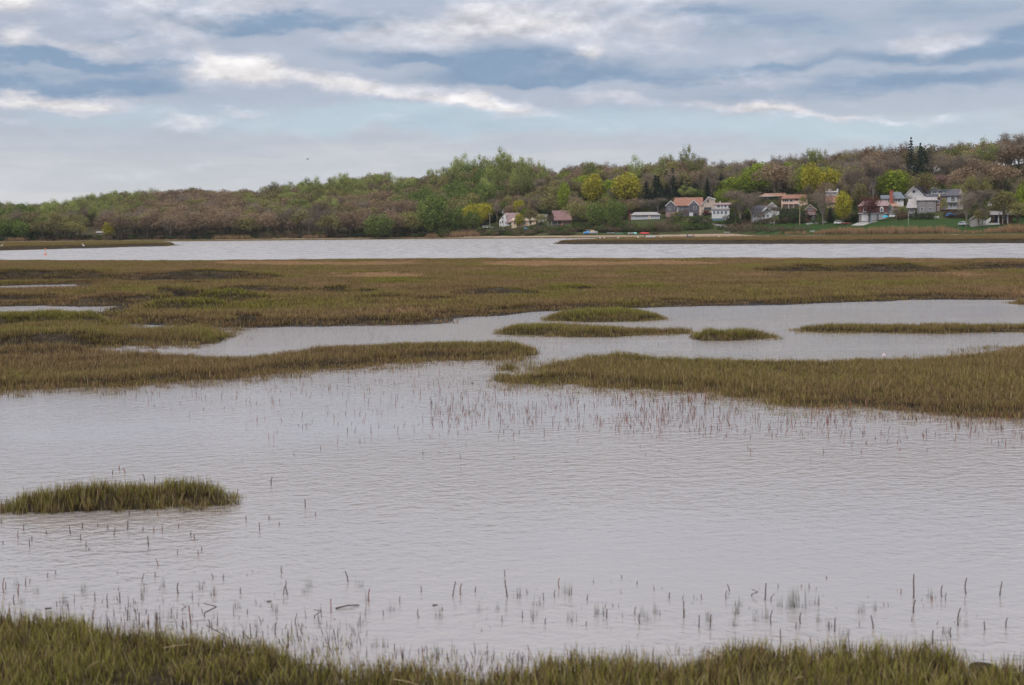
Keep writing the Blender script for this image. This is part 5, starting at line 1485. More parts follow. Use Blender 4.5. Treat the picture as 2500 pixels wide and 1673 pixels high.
h.wall([(1346, 552), (1376.9, 552), (1376.9, 540), (1346, 540)], 1.4, 9, DARKWOOD)
for a in (1349, 1357, 1365): h.window(a, 540.8, a + 6.6, 551, 1.4, DARKWOOD, 2)
for a in (1337.6, 1346.6, 1360, 1374): h.box('post', a, 539.8, a + 1.2, 555, -.6, -.35, GREYWOOD)
h.rail(1337, 1375, 547.6, 552.4, 1.4, 2.2, GREYWOOD, 'deck')
h = House('far_cream_cottage', 'pale cottage half hidden at the wood edge on the left shore', 244, 573)
h.wall([(236, 573), (252, 573), (252, 568.4), (236, 568.4)], 0, 5, CREAM_P); h.roof_x(234.6, 253.6, 564.6, 568.6, 0, 5, ROOFPALE, .4); h.window(239, 569.4, 242, 572, 0); h.window(246, 569.4, 249, 572, 0)

# ------------------------------------------------------------------ roads and drives draped on the land
def drape(name, pts, mat, lift=0.06, n=10):
    """strip between pairs of left and right points given in photo pixels"""
    L = [hit(*a) for a, b in pts]; Rr = [hit(*b) for a, b in pts]
    v, f = [], []
    rows = []
    for i in range(len(pts) - 1):
        for j in range(n + (1 if i == len(pts) - 2 else 0)):
            t = j / n
            rows.append((L[i] * (1 - t) + L[i + 1] * t, Rr[i] * (1 - t) + Rr[i + 1] * t))
    m_ = 8
    for a, b in rows:
        for q in range(m_ + 1):
            p = a + (b - a) * q / m_
            v.append((p[0], p[1], lz(p[0], p[1]) + lift))
    for i in range(len(rows) - 1):
        for q in range(m_):
            o = i * (m_ + 1) + q
            f.append((o, o + 1, o + m_ + 2, o + m_ + 1))
    return tag(mesh_obj(name, pymesh(name, v, f), mat), kind='structure')
drape('driveway', [((2078, 551), (2108, 551)), ((2092, 545), (2126, 545)), ((2103, 541), (2146, 541))], CONC)
drape('road', [((1736, 547), (1740, 544)), ((1752, 552), (1757, 547)), ((1772, 556), (1778, 551))], ASPH)
drape('road', [((1970, 549), (1966, 546)), ((2000, 546), (1996, 543)), ((2020, 544), (2016, 541))], ASPH)
drape('road', [((1200, 559), (1203, 555.5)), ((1235, 565), (1240, 559.5)), ((1275, 569), (1280, 563))], ASPH)
drape('lane', [((2398, 552), (2404, 552)), ((2402, 537), (2418, 537)), ((2404, 521), (2420, 521))], ASPH)
drape('driveway', [((1712, 538), (1722, 538)), ((1716, 534), (1738, 534))], ASPH)
# ================================================================== trees of the village, one by one
T = plant_px
T('yellow', 1156, 561, 497, 62, 'broad bright yellow maple over the tan reeds at the shore', var=0)
T('yellow', 1187, 549, 494, 38, 'smaller yellow maple behind the broad bright yellow one', var=1)
T('lush', 1231, 537, 490, 30, 'fresh green tree behind the mauve roofed cottage')
T('yellow', 1268, 534, 488, 36, 'round yellow tree above the cream house', var=2)
T('yellow', 1268, 556, 521, 26, 'slender orange yellow tree before the cream house', var=1)
T('olive', 1296, 557, 509, 44, 'slender olive yellow tree before the cream house')
T('olive', 1340, 538, 474, 58, 'round olive tree behind the annex and pavilion')
T('bright', 1378, 522, 443, 36, 'tall narrow yellow green tree behind the pavilion')
T('olive', 1408, 555, 487, 66, 'broad olive yellow tree overhanging the pavilion roof')
T('lush', 1455, 558, 492, 58, 'full green tree right of the pavilion')
T('lush', 1499, 563, 484, 50, 'dark green tree left of the long low cottage')
T('yellow', 1448, 505, 425, 58, 'yellow green maple, lower left of the two big yellow crowns')
T('yellow', 1530, 508, 422, 76, 'big yellow domed maple high above the long cottage')
T('spruce', 1499, 500, 448, 24, 'small pointed spruce before the big yellow dome, left of two')
T('spruce', 1531, 502, 455, 24, 'small pointed spruce before the big yellow dome, right of two')
T('conifer', 1600, 506, 430, 52, 'dark spreading conifer left of the gabled house')
T('conifer', 1644, 498, 430, 46, 'tall dark conifer behind the gabled house')
T('conifer', 1726, 498, 436, 34, 'narrow dark conifer behind the tan wing')
T('conifer', 1628, 506, 452, 34, 'lower dark conifer between the two tall ones')
T('conifer', 1578, 512, 444, 46, 'dark conifer at the left end of the evergreen clump')
T('conifer', 1616, 514, 458, 60, 'low broad conifer left of the slate gabled house')
T('conifer', 1664, 497, 440, 40, 'dark conifer behind the terracotta roof, right of the tall one')
T('conifer', 1694, 496, 450, 44, 'low dark conifer behind the terracotta roof')
T('poplar', 1676, 500, 453, 50, 'pale green tree just behind the terracotta roof ridge')
T('lush', 1705, 498, 462, 44, 'low green tree behind the terracotta roof ridge', var=1)
T('bare', 1566, 522, 482, 60, 'bare brownish tree behind the long cottage, left of two')
T('bare', 1606, 520, 478, 50, 'bare greyish tree behind the long cottage, right of two')
T('bright', 1765, 510, 460, 50, 'round dense green tree behind the sunroom house', var=0)
T('bright', 1800, 486, 432, 90, 'wide yellow green crown above the sunroom house')
T('bright', 1852, 478, 398, 92, 'large yellow green crown left of the great brown oak', var=1)
T('oak', 1892, 486, 403, 108, 'great brown oak with a spreading crown over the bungalow', var=1)
T('bare', 1808, 548, 450, 92, 'tall bare tree with twin grey trunks, left of the white cottage', var=0)
T('bare', 1835, 548, 462, 66, 'bare tree close before the white cottage roof', var=2)
T('bare', 1891, 549, 492, 44, 'small bare tree before the white cottage gable', var=3)
T('yellow', 1982, 492, 398, 58, 'tall yellow green tree above the pink villa', var=0)
T('olive', 1952, 484, 420, 60, 'olive tree behind the pink villa')
T('bare', 2009, 549, 452, 66, 'brown bare tree right of the dark cottage', var=4)
T('yellow', 2058, 551, 466, 44, 'bright yellow street tree beside the pole left of the garage', var=1)
T('conifer', 2027, 545, 506, 34, 'low dark evergreen left of the yellow street tree')
T('bare', 2081, 520, 394, 62, 'tall bare tree with dark trunk left of the garage roof', var=1)
T('bare', 2131, 505, 380, 70, 'tall branching bare tree before the tower house', var=3)
T('bright', 2180, 492, 414, 88, 'huge round vivid green tree above the brick chimney', var=1)
T('red', 2122, 545, 478, 62, 'dark red maple before the garage doors')
T('conifer', 2223, 440, 338, 40, 'tall ragged pine breaking the skyline', name='pine_tree')
T('conifer', 2246, 440, 352, 44, 'dark conifer right of the ragged skyline pine')
T('pink', 2295, 464, 424, 46, 'pink blossoming tree behind the big blue grey house')
T('bare', 2359, 554, 458, 62, 'bare tree with pale trunk beside the silver car', var=2)
T('bare', 2392, 530, 452, 76, 'reddish bare tree behind the grey shed', var=0)
T('olive', 2389, 556, 511, 30, 'slim olive tree before the grey shed')
T('olive', 2450, 554, 462, 76, 'broad olive tree before the white columns')
T('olive', 2485, 554, 490, 60, 'low olive tree at the right edge before the reeds')
T('bright', 2508, 540, 440, 64, 'yellow green tree at the right edge of the village')
T('oak', 2448, 470, 404, 100, 'brown domed oak above the lane on the right')
T('oak', 2486, 430, 360, 110, 'high brown domed oak at the right edge')
T('bare', 2405, 554, 500, 34, 'dark trunked tree beside the lane', var=4)
T('bare', 2188, 545, 500, 20, 'small thin tree right of the garage', var=3)
T('conifer', 30, 584, 541, 20, 'small dark pointed conifer at the left shore edge')
T('spruce', 98, 583, 548, 12, 'tiny dark spruce on the far left shore')
T('yellow', 265, 583, 542, 34, 'small yellow green tree above the far left cottage', var=2)
T('poplar', 232, 560, 492, 44, 'pale green poplar rising over the brown oaks on the left shore')
T('lush', 925, 583, 522, 78, 'light green spreading tree leaning over the middle shore', var=0)
T('bush', 1085, 580, 556, 40, 'green bush by the tan reeds left of the yellow maple')
T('lush', 1060, 578, 472, 84, 'big full green tree at the middle shore', var=1)
T('lush', 1115, 570, 505, 46, 'green tree just left of the broad yellow maple', var=0)
T('red', 1725, 531, 512, 24, 'dark red shrub under the deck of the tan wing')
T('bare', 1674, 532, 510, 26, 'small bare tree before the slate gabled house', var=3)
T('olive', 1652, 532, 516, 20, 'small olive tree before the left slate gable')
T('bare', 1796, 546, 486, 34, 'slim bare tree right of the sunroom house', var=1)
T('olive', 2304, 528, 480, 20, 'slender olive tree before the balcony house')
T('olive', 2200, 530, 502, 28, 'olive tree between brick chimney and shingled cottage')
T('olive', 2100, 520, 452, 50, 'olive tree above the garage roof')
T('bare', 1972, 500, 448, 40, 'bare tree over the right end of the pink villa', var=2)
T('olive', 1960, 512, 476, 18, 'thin green tree before the pink villa front')
T('bare', 1856, 548, 512, 30, 'small bare tree before the low wing of the white cottage', var=4)
T('olive', 1322, 556, 520, 30, 'thin olive tree before the annex and pavilion')
T('bright', 2420, 545, 512, 30, 'small green tree beside the white stair wall')
for i in range(4): T('spruce', 2080 + i * 5, 544, 520 + (i % 2) * 2, 7, 'narrow dark arborvitae left of the garage doors, ' + ['leftmost of four', 'second from left of four', 'third from left of four', 'rightmost of four'][i], 'arborvitae row left of the garage', name='arborvitae')
# bushes and hedges
ORD = ['leftmost', 'second from left', 'third from left', 'fourth from left', 'fifth from left', 'sixth from left', 'seventh from left', 'eighth from left']
NUM = ['', 'one', 'two', 'three', 'four', 'five', 'six', 'seven', 'eight']
def ordinal(i, n): return (('left one of two', 'right one of two')[i] if n == 2 else ('%s of %s' % ('rightmost' if i == n - 1 else ORD[i], NUM[n])))
def bushes(lst, kind, label, group):
    lst = sorted(lst)
    for i, (cx, by, ty, w_) in enumerate(lst): T(kind, cx, by, ty, w_, label + (', ' + ordinal(i, len(lst)) if len(lst) > 1 else ''), group)
bushes([(1430, 563, 548, 40), (1470, 565, 550, 42), (1528, 565, 540, 44), (1560, 566, 545, 40), (1590, 566, 544, 40), (1412, 562, 551, 40), (1380, 561, 552, 40), (1345, 561, 554, 34)], 'bush', 'green bush in the belt above the beach', 'green bushes above the beach')
bushes([(1542, 566, 546, 36), (1615, 566, 540, 44), (1645, 566, 544, 40), (1505, 567, 555, 36), (1575, 567, 552, 30)], 'brown_bush', 'brown bush in the belt above the beach', 'brown bushes above the beach')
bushes([(1660, 562, 541, 60), (1690, 562, 543, 56), (1715, 560, 544, 50), (1675, 553, 536, 40), (1730, 557, 548, 36)], 'bush', 'dense low green shrub on the bank below the gabled house', 'shrubs below the gabled house')
bushes([(1790, 566, 546, 50), (1820, 566, 544, 50), (1850, 566, 549, 54), (1885, 566, 551, 50), (1920, 566, 553, 50), (1955, 566, 554, 46)], 'brown_bush', 'brown scrub bush above the eastern beach', 'brown scrub above the eastern beach')
bushes([(1640, 530, 521, 16), (1662, 531, 519, 14), (1232, 560, 552, 20), (1252, 552, 540, 16), (1210, 556, 546, 20)], 'bush', 'small rounded garden bush beside a house wall', 'garden bushes by house walls')
bushes([(1772, 545, 524, 18), (1786, 546, 520, 22)], 'hedge', 'tall dark hedge before the sunroom house', 'tall hedge by the sunroom house')
bushes([(2230, 536, 520, 22), (2246, 536, 519, 24), (2262, 536, 518, 24), (2276, 536, 520, 20)], 'hedge', 'dark clipped hedge below the shingled cottage', 'hedge below the shingled cottage')
bushes([(1916, 546, 500, 34), (1940, 546, 505, 40), (1960, 546, 512, 30), (1990, 546, 530, 26), (1870, 545, 534, 30), (1905, 545, 536, 24)], 'hedge', 'dark evergreen shrub on the bank below the pink villa', 'evergreen shrubs below the pink villa')
bushes([(2205, 536, 524, 24), (2192, 537, 526, 20)], 'brown_bush', 'brown shrub between garage and dark hedge', 'brown shrubs right of the garage')
bushes([(1850, 548, 534, 20), (1868, 548, 533, 22), (1886, 548, 534, 22), (1904, 547, 533, 22)], 'brown_bush', 'reddish brown shrub before the white cottage', 'shrubs before the white cottage')
bushes([(2002, 548, 524, 18)], 'bush', 'olive bush beside the brown bare tree', None)
bushes([(1762, 561, 550, 26)], 'bush', 'pale bush beside the bend of the road', None)

# ------------------------------------------------------------------ reeds along the shore (stuff)
def reeds(name, lst, dens, label, hs):
    P = []
    for x0, x1, d0, d1, hh in lst:
        w_ = (x1 - x0) / F * 600
        for i in range(int(w_ * (d1 - d0) * dens)):
            q = rnd(x0, x1); Y = float(shore(q)) + rnd(d0, d1)
            if vnoise(q * .03, Y * .1, 12) < .18: continue
            X = (q - 1250) / F * Y
            e = min(q - x0, x1 - q) / max((x1 - x0) * .12, 1)
            P.append((X, Y, lz(X, Y) - .05, hh * min(1, .35 + .65 * e)))
    P = np.array(P)
    s_ = P[:, 3] * hs * (0.75 + .5 * RNG.random(len(P)))
    scatter(name, P[:, :3], RNG.random(len(P)) * 6.283, np.stack([s_ ** .5, s_ ** .5, s_], 1), -.55 + .35 * RNG.random(len(P)), CL_TALL, label, 'reeds')
reeds('reeds', [(1990, 2345, 11, 19, 1.15), (2345, 2400, 11, 16, .5), (2400, 2900, 11, 20, 1.25), (1895, 1990, 12, 17, .6)], 1.3, 'tan dry reeds along the eastern shore', 1.0)
reeds('reeds', [(520, 625, 17, 24, 1.1), (625, 735, 19, 24, .5), (740, 805, 18, 24, 1.0), (15, 70, 17, 23, 1.0), (80, 280, 17, 20, .5), (1040, 1105, 14, 24, 1.1), (1095, 1175, 13, 24, 1.5), (300, 520, 17, 20, .35), (805, 1040, 16, 19, .35)], 1.3, 'tan dry reeds along the wooded western shore', 1.0)
P_ = []
for i in range(9000):
    q = rnd(-500, 3000); d0 = rnd(-.5, 11) * (1.0 if q < 1100 else .55)
    Y = float(shore(q)) + d0
    if d0 < 0.2 and random.random() < .6: continue
    P_.append(((q - 1250) / F * Y, Y, lz((q - 1250) / F * Y, Y)))
P_ = np.array(P_)
scatter('shore_grass', P_, RNG.random(len(P_)) * 6.283, np.full(len(P_), 1.6), .35 + .3 * (RNG.random(len(P_)) - .5), CL_FAR, 'low olive grass fringing the far shore', 'grass')

# ------------------------------------------------------------------ vehicles, boats, furniture
def extrude(name, prof, y0, y1, mat, parent, taper=1.0):
    """side profile (x,z) extruded across y"""
    n = len(prof)
    zc = max(z for x, z in prof)
    v = [(x, y0 * (1 - (1 - taper) * z / zc), z) for x, z in prof] + [(x, y1 * (1 - (1 - taper) * z / zc), z) for x, z in prof]
    f = [tuple(range(n)), tuple(range(2 * n - 1, n - 1, -1))] + [(i, i + n, (i + 1) % n + n, (i + 1) % n) for i in range(n)]
    me = pymesh(name, v, f)
    bm = bmesh.new(); bm.from_mesh(me); bmesh.ops.recalc_face_normals(bm, faces=bm.faces); bm.to_mesh(me); bm.free()
    return mesh_obj(name, me, mat, parent)
def wheel(parent, x, y, r=.33, w_=.2):
    bm = bmesh.new(); bmesh.ops.create_cone(bm, cap_ends=True, segments=14, radius1=r, radius2=r, depth=w_)
    me = bpy.data.meshes.new('wheel'); bm.to_mesh(me); bm.free()
    o = mesh_obj('wheel', me, BLACK, parent, (x, y, r)); o.rotation_euler = (R(90), 0, 0)
    bm = bmesh.new(); bmesh.ops.create_cone(bm, cap_ends=True, segments=12, radius1=r * .6, radius2=r * .6, depth=w_ + .03)
    me = bpy.data.meshes.new('rim'); bm.to_mesh(me); bm.free()
    mesh_obj('rim', me, METAL, o)
def car(cx, by, label, paint, rz=0.0, length=4.4, wpx=None, group=None):
    p = hit(cx, by)
    o = empty('parked_car', (p[0], p[1], p[2] + .05), label, 'car', group, -math.atan2(p[0], p[1]) + rz)
    s = length / 4.4
    body = [(-2.2, .35), (2.2, .35), (2.22, .7), (2.1, .86), (1.1, .95), (-1.9, 1.0), (-2.2, .85)]
    cabin = [(-1.75, .99), (1.05, .94), (.45, 1.46), (-1.2, 1.5)]
    extrude('body', body, -.88, .88, paint, o)
    c = extrude('cabin', cabin, -.80, .80, GLASS, o, .86)
    extrude('car_roof', [(-1.3, 1.48), (.5, 1.47), (.4, 1.54), (-1.15, 1.56)], -.72, .72, paint, o)
    for x in (-1.6, -.35, .72): extrude('pillar', [(x - .05, .99), (x + .05, .99), (x + .05 - .12, 1.47), (x - .05 - .12, 1.47)], -.82, .82, paint, o, .88)
    for x in (-1.35, 1.35):
        for y in (-.82, .82): wheel(o, x, y)
    for y in (-.6, .6):
        extrude('headlight', [(2.17, .66), (2.24, .66), (2.2, .8), (2.12, .82)], y - .18, y + .18, pmat('lamp_glass', (.7, .7, .68), .2, .05, 1, .6), o)
    o.scale = (s, s, s)
    return o
SILVER = pmat('silver_paint', (.50, .53, .57), .35, .05, 1, .5, .3)
WHITECAR = pmat('white_car_paint', (.75, .75, .75), .3, .03, 1, .5)
DARKCAR = pmat('dark_blue_paint', (.03, .045, .08), .3, .05, 1, .5)
car(2351, 551.5, 'silver car parked nose out beside the lawn', SILVER, R(-60))
car(1715, 541, 'white car parked on the drive below the tan wing', WHITECAR, R(4))
car(1187, 558, 'white car by the western road, left of two', WHITECAR, R(15))
car(1196, 558, 'white car by the western road, right of two', WHITECAR, R(25), 3.9)
car(1321, 560, 'dark blue car parked before the pavilion', DARKCAR, R(10))
car(2347, 527, 'dark grey car beside the blue tarpaulined boat', pmat('grey_car_paint', (.10, .10, .12), .35, .05, 1, .5), R(12))
car(2412, 531, 'black car part way up the lane', DARKCAR, R(70))
car(2049, 548, 'white car behind the pole and yellow street tree', WHITECAR, R(10))
car(2184, 532, 'white car right of the garage', WHITECAR, R(5))

def hull_mesh(name, L, B, Hh, mat, sheer=.15, open_=True):
    """boat hull: pointed bow (+x), square stern, open inside"""
    st = [(-.5, .78, 1.0), (-.25, .95, 1.0), (0, 1.0, 1.0), (.2, .9, 1.03), (.36, .6, 1.12), (.46, .26, 1.22), (.5, .04, 1.3)]
    v, f = [], []
    for x, b, z in st:
        hb = B * .5 * b; zt = Hh * z
        for y, zz in ((-hb, zt), (-hb * .8, Hh * .3), (-hb * .25, 0.0 + (z - 1) * Hh * .6), (hb * .25, (z - 1) * Hh * .6), (hb * .8, Hh * .3), (hb, zt), (hb * .86, zt), (hb * .6, Hh * .4), (-hb * .6, Hh * .4), (-hb * .86, zt)):
            v.append((x * L, y, zz))
    for i in range(len(st) - 1):
        for j in range(10):
            k2 = (j + 1) % 10
            f.append((i * 10 + j, i * 10 + k2, (i + 1) * 10 + k2, (i + 1) * 10 + j))
    f.append(tuple(range(10))); f.append(tuple(range(10 * len(st) - 1, 10 * len(st) - 11, -1)))
    me = pymesh(name, v, f)
    bm = bmesh.new(); bm.from_mesh(me); bmesh.ops.recalc_face_normals(bm, faces=bm.faces); bm.to_mesh(me); bm.free()
    me.materials.append(mat)
    return me
def rot(p): return -math.atan2(p[0], p[1])
def dinghy(name, label, cx, by, L, B, Hh, mat, rz=0.0, cat='boat', seats=2, over=False, afloat=False, group=None):
    p = gp(cx, by) if afloat else hit(cx, by)
    o = empty(name, (p[0], p[1], (0 if afloat else p[2]) - (.1 if afloat else 0.0)), label, cat, group, rot(p) + rz)
    hu = mesh_obj('hull', hull_mesh('hull', L, B, Hh, mat), mat, o)
    if over:
        hu.rotation_euler = (R(180), 0, 0); hu.location = (0, 0, Hh * 1.02)
        extrude('keel', [(-L * .45, Hh * 1.02), (L * .4, Hh * 1.0), (L * .4, Hh * 1.08), (-L * .45, Hh * 1.1)], -.04, .04, GREYWOOD, o)
    else:
        for i in range(seats):
            x = -L * .28 + i * L * .5 / max(seats - 1, 1)
            extrude('thwart', [(x - .12, Hh * .7), (x + .12, Hh * .7), (x + .12, Hh * .78), (x - .12, Hh * .78)], -B * .38, B * .38, GREYWOOD, o)
    return o
GREENB = pmat('green_boat_paint', (.04, .14, .08), .5, .1, 1)
GREYB = pmat('grey_boat_paint', (.42, .43, .48), .5, .1, 1)
REDB = pmat('red_canoe_paint', (.55, .045, .06), .4, .08, 1)
MINT = pmat('mint_paint', (.30, .62, .56), .5, .08, 1)
dinghy('skiff', 'small grey skiff on the beach left of the green canoe', 1491, 571, 3.6, 1.4, .6, GREYB, R(6))
dinghy('canoe', 'dark green canoe upturned on the beach', 1512, 571.5, 4.3, .95, .55, GREENB, R(3), 'canoe', over=True)
dinghy('canoe', 'dull green canoe behind the upturned green one', 1526, 570.8, 3.4, .9, .5, GREENB, R(-4), 'canoe')
dinghy('rowing_boat', 'white rowing boat tilted on the beach', 1540, 572, 2.6, 1.3, .75, WHITE_P, R(20))
dinghy('dinghy', 'pale mint upturned dinghy on the beach', 1551, 572, 2.0, 1.25, .85, MINT, R(40), over=True)
dinghy('canoe', 'red canoe lying on the beach', 1574.5, 570.8, 4.3, .95, .62, REDB, R(2), 'canoe', over=True)
dinghy('skiff', 'brown skiff beached right of the red canoe', 1600, 571, 3.6, 1.3, .5, BROWNWOOD, R(-5))
dinghy('rowing_boat', 'white boat beached at the bend below the road', 1776, 569.5, 3.0, 1.3, .6, WHITE_P, R(12))
dinghy('rowing_boat', 'white boat beached below the brown scrub', 1984, 566.5, 1.8, 1.0, .5, WHITE_P, R(-8))
# white motor boat afloat
o = dinghy('motor_boat', 'white motor boat with black outboard moored off the beach', 1588, 580.2, 4.6, 1.8, 1.0, WHITE_P, R(2), afloat=True)
extrude('outboard', [(-2.75, .3), (-2.4, .3), (-2.4, 1.25), (-2.6, 1.35), (-2.8, 1.2)], -.18, .18, BLACK, o)
extrude('console', [(-.5, .6), (.1, .6), (0, 1.3), (-.35, 1.35)], -.35, .35, GREYB, o)
# cabin boat half under blue canvas
p = hit(1442, 571.5)
o = empty('cabin_boat', (p[0], p[1], p[2]), 'white cabin boat half under blue canvas on the beach', 'boat', None, rot(p) + R(4))
mesh_obj('hull', hull_mesh('hull', 7.0, 2.2, 1.15, WHITE_P), WHITE_P, o)
extrude('deck', [(-3.2, .95), (3.0, 1.15), (3.0, 1.2), (-3.2, 1.05)], -.85, .85, WHITE_P, o)
extrude('cabin', [(-.4, 1.1), (2.3, 1.2), (1.7, 1.75), (-.2, 1.85)], -.75, .75, CREAM_P, o, .85)
extrude('canopy', [(-2.6, 1.9), (1.5, 1.92), (1.4, 2.05), (-2.4, 2.05)], -.8, .8, CREAM_P, o)
extrude('canvas', [(-3.6, .3), (-.9, .4), (-.7, 1.6), (-1.4, 1.7), (-3.3, .7)], -1.12, 1.12, TARP, o, .7)
# boats and gear under blue canvas
def covered(name, label, cx, by, L, B, Hh, mat, rz, cat):
    p = hit(cx, by)
    o = empty(name, (p[0], p[1], p[2]), label, cat, None, rot(p) + rz)
    me = hull_mesh('hull', L * .96, B * .9, Hh * .5, WHITE_P); mesh_obj('hull', me, WHITE_P, o)
    prof = [(-.5, .30), (-.49, .75), (-.35, 1.0), (-.1, .9), (.2, .8), (.42, .55), (.5, .3)]
    v, f = [], []
    for x, z in prof:
        w_ = B * .52 * (1 - max(0, x) * 1.2)
        zz = Hh * z
        for y, q in ((-1, .28), (-.92, .62), (-.45, .92), (0, 1.0), (.45, .92), (.92, .62), (1, .28)):
            v.append((x * L, y * w_, max(zz * q, Hh * .2) + .04 * math.sin(x * 23 + y * 5)))
    for i in range(len(prof) - 1):
        for j in range(6): f.append((i * 7 + j, i * 7 + j + 1, (i + 1) * 7 + j + 1, (i + 1) * 7 + j))
    f.append(tuple(range(6, -1, -1))); f.append(tuple(range(7 * (len(prof) - 1), 7 * len(prof))))
    mesh_obj('tarpaulin', pymesh('tarpaulin', v, f, True), mat, o)
    return o
covered('covered_boat', 'boat under a bright blue tarpaulin on the lawn', 2329, 529.5, 6.2, 2.4, 1.7, TARP, R(4), 'boat')
covered('covered_boat', 'boxy load under a blue tarpaulin by the western road', 1287, 564.5, 3.2, 2.4, 2.0, TARP, R(10), 'boat')
# people in a small boat by the beach edge
SKIN = pmat('skin', (.45, .29, .22), .6, .05, 3)
def person(parent_pt, label, top, legs, z0, pose, rz):
    o = empty('person', (parent_pt[0], parent_pt[1], z0), label, 'person', 'people at the small dark boat', rz)
    if pose == 'stand':
        J = [((0, 0, .95), .15), ((0, 0, 1.2), .14), ((0, 0, 1.42), .15), ((0, 0, 1.53), .06), ((.1, 0, .9), .10), ((.11, 0, .5), .07), ((.12, .02, .06), .05), ((.12, -.14, .03), .04), ((-.1, 0, .9), .10), ((-.11, 0, .5), .07), ((-.12, .02, .06), .05), ((-.12, -.14, .03), .04),
             ((.2, 0, 1.40), .065), ((.25, .02, 1.14), .05), ((.26, -.08, .9), .04), ((-.2, 0, 1.40), .065), ((-.25, .02, 1.14), .05), ((-.26, -.08, .9), .04)]
    else:
        J = [((0, 0, .42), .16), ((0, .02, .65), .14), ((0, -.02, .88), .15), ((0, -.03, .98), .06), ((.1, -.08, .42), .10), ((.13, -.42, .46), .075), ((.13, -.44, .06), .05), ((.13, -.58, .03), .04), ((-.1, -.08, .42), .10), ((-.13, -.42, .46), .075), ((-.13, -.44, .06), .05), ((-.13, -.58, .03), .04),
             ((.2, -.02, .85), .065), ((.26, -.06, .6), .05), ((.16, -.3, .52), .04), ((-.2, -.02, .85), .065), ((-.26, -.06, .6), .05), ((-.16, -.3, .52), .04)]
    E = [(0, 1), (1, 2), (2, 3), (0, 4), (4, 5), (5, 6), (6, 7), (0, 8), (8, 9), (9, 10), (10, 11), (2, 12), (12, 13), (13, 14), (2, 15), (15, 16), (16, 17)]
    me = bpy.data.meshes.new('body'); me.from_pydata([j[0] for j in J], E, []); me.update()
    b = mesh_obj('body', me, None, o)
    me.materials.append(top); me.materials.append(legs)
    b.modifiers.new('skin', 'SKIN')
    for i, sv in enumerate(me.skin_vertices[0].data):
        sv.radius = (J[i][1], J[i][1]); sv.use_root = (i == 0)
    b.modifiers.new('sub', 'SUBSURF').levels = 1; b.modifiers['sub'].render_levels = 2
    hz = J[3][0][2] + .13
    bm = bmesh.new(); bmesh.ops.create_uvsphere(bm, u_segments=12, v_segments=8, radius=.115)
    for vv in bm.verts: vv.co.z *= 1.2; vv.co.y -= .02 if vv.co.y < -.06 and abs(vv.co.z) < .05 and abs(vv.co.x) < .03 else 0
    mh = bpy.data.meshes.new('head'); bm.to_mesh(mh); bm.free(); mesh_obj('head', mh, SKIN, o, (0, J[3][0][1], hz))
    bm = bmesh.new(); bmesh.ops.create_uvsphere(bm, u_segments=12, v_segments=8, radius=.125)
    bmesh.ops.delete(bm, geom=[vv for vv in bm.verts if vv.co.z < .0 or (vv.co.y < -.05 and vv.co.z < .06)], context='VERTS')
    mh = bpy.data.meshes.new('hair'); bm.to_mesh(mh); bm.free(); mesh_obj('hair', mh, DARKWOOD, o, (0, J[3][0][1] + .01, hz + .03))
    return o
CT1 = pmat('pale_blue_shirt', (.22, .34, .48), .9, .1, 4); CT2 = pmat('dark_coat', (.05, .06, .10), .9, .1, 4); CT3 = pmat('purple_jumper', (.14, .09, .17), .9, .1, 4)
o = dinghy('skiff', 'dark blue skiff with people at the beach edge', 1683, 580.0, 3.2, 1.4, .55, pmat('dark_blue_boat', (.02, .05, .11), .5, .1, 1), R(3), afloat=True)
bp = np.array(o.location); ax = np.array([math.cos(o.rotation_euler[2]), math.sin(o.rotation_euler[2]), 0])
person(bp - ax * .9, 'person in dark coat standing at the stern of the blue skiff', CT2, CT2, .1, 'stand', rot(bp) + R(40))
person(bp + ax * .05, 'person in pale blue shirt seated in the blue skiff', CT1, CT2, .12, 'sit', rot(bp) + R(-60))
q = bp + ax * 1.9 + np.array([0, 1.2, 0]); person(q, 'person in purple standing at the bow of the blue skiff', CT3, CT2, max(lz(q[0], q[1]), -.05), 'stand', rot(bp) + R(-40))
# mooring buoys
def ball(name, r, mat, parent, loc, sq=1.0):
    bm = bmesh.new(); bmesh.ops.create_uvsphere(bm, u_segments=12, v_segments=8, radius=r)
    for vv in bm.verts: vv.co.z *= sq
    me = bpy.data.meshes.new(name); bm.to_mesh(me); bm.free()
    me.polygons.foreach_set('use_smooth', [True] * len(me.polygons))
    return mesh_obj(name, me, mat, parent, loc)
def pole_mesh(r0, r1, z0, z1, sides=8):
    s = Soup(); s.tube((0, 0, z0), (0, 0, z1), r0, r1, sides)
    n = len(s.v)
    s.f.append(tuple(range(1, n, 2)))
    return s
for i, (cx, by) in enumerate(((1465, 581.8), (1475, 581.8), (1509, 581.4), (1558, 580.4), (1565, 580.2), (1614, 580), (1755, 579.6), (1875, 578.8))):
    p = gp(cx, by)
    o = empty('mooring_buoy', (p[0], p[1], 0), 'round white mooring buoy off the village beach, ' + ordinal(i, 8), 'buoy', 'mooring buoys off the beach')
    ball('float', .36, WHITE_P, o, (0, 0, .12), .9); mesh_obj('stem', pole_mesh(.05, .05, .3, .62, 6).mesh('stem', METAL), None, o)
p = gp(1419, 582.6); o = empty('mooring_buoy', (p[0], p[1], 0), 'faded red mooring buoy left of the white ones', 'buoy'); ball('float', .34, REDP, o, (0, 0, .1)); mesh_obj('stem', pole_mesh(.05, .05, .3, .6, 6).mesh('stem', METAL), None, o)
p = gp(111, 623); o = empty('channel_marker', (p[0], p[1], 0), 'slender orange channel marker in the left water', 'channel marker')
ORANGE = pmat('orange_paint', (.62, .14, .05), .5, .1, 2)
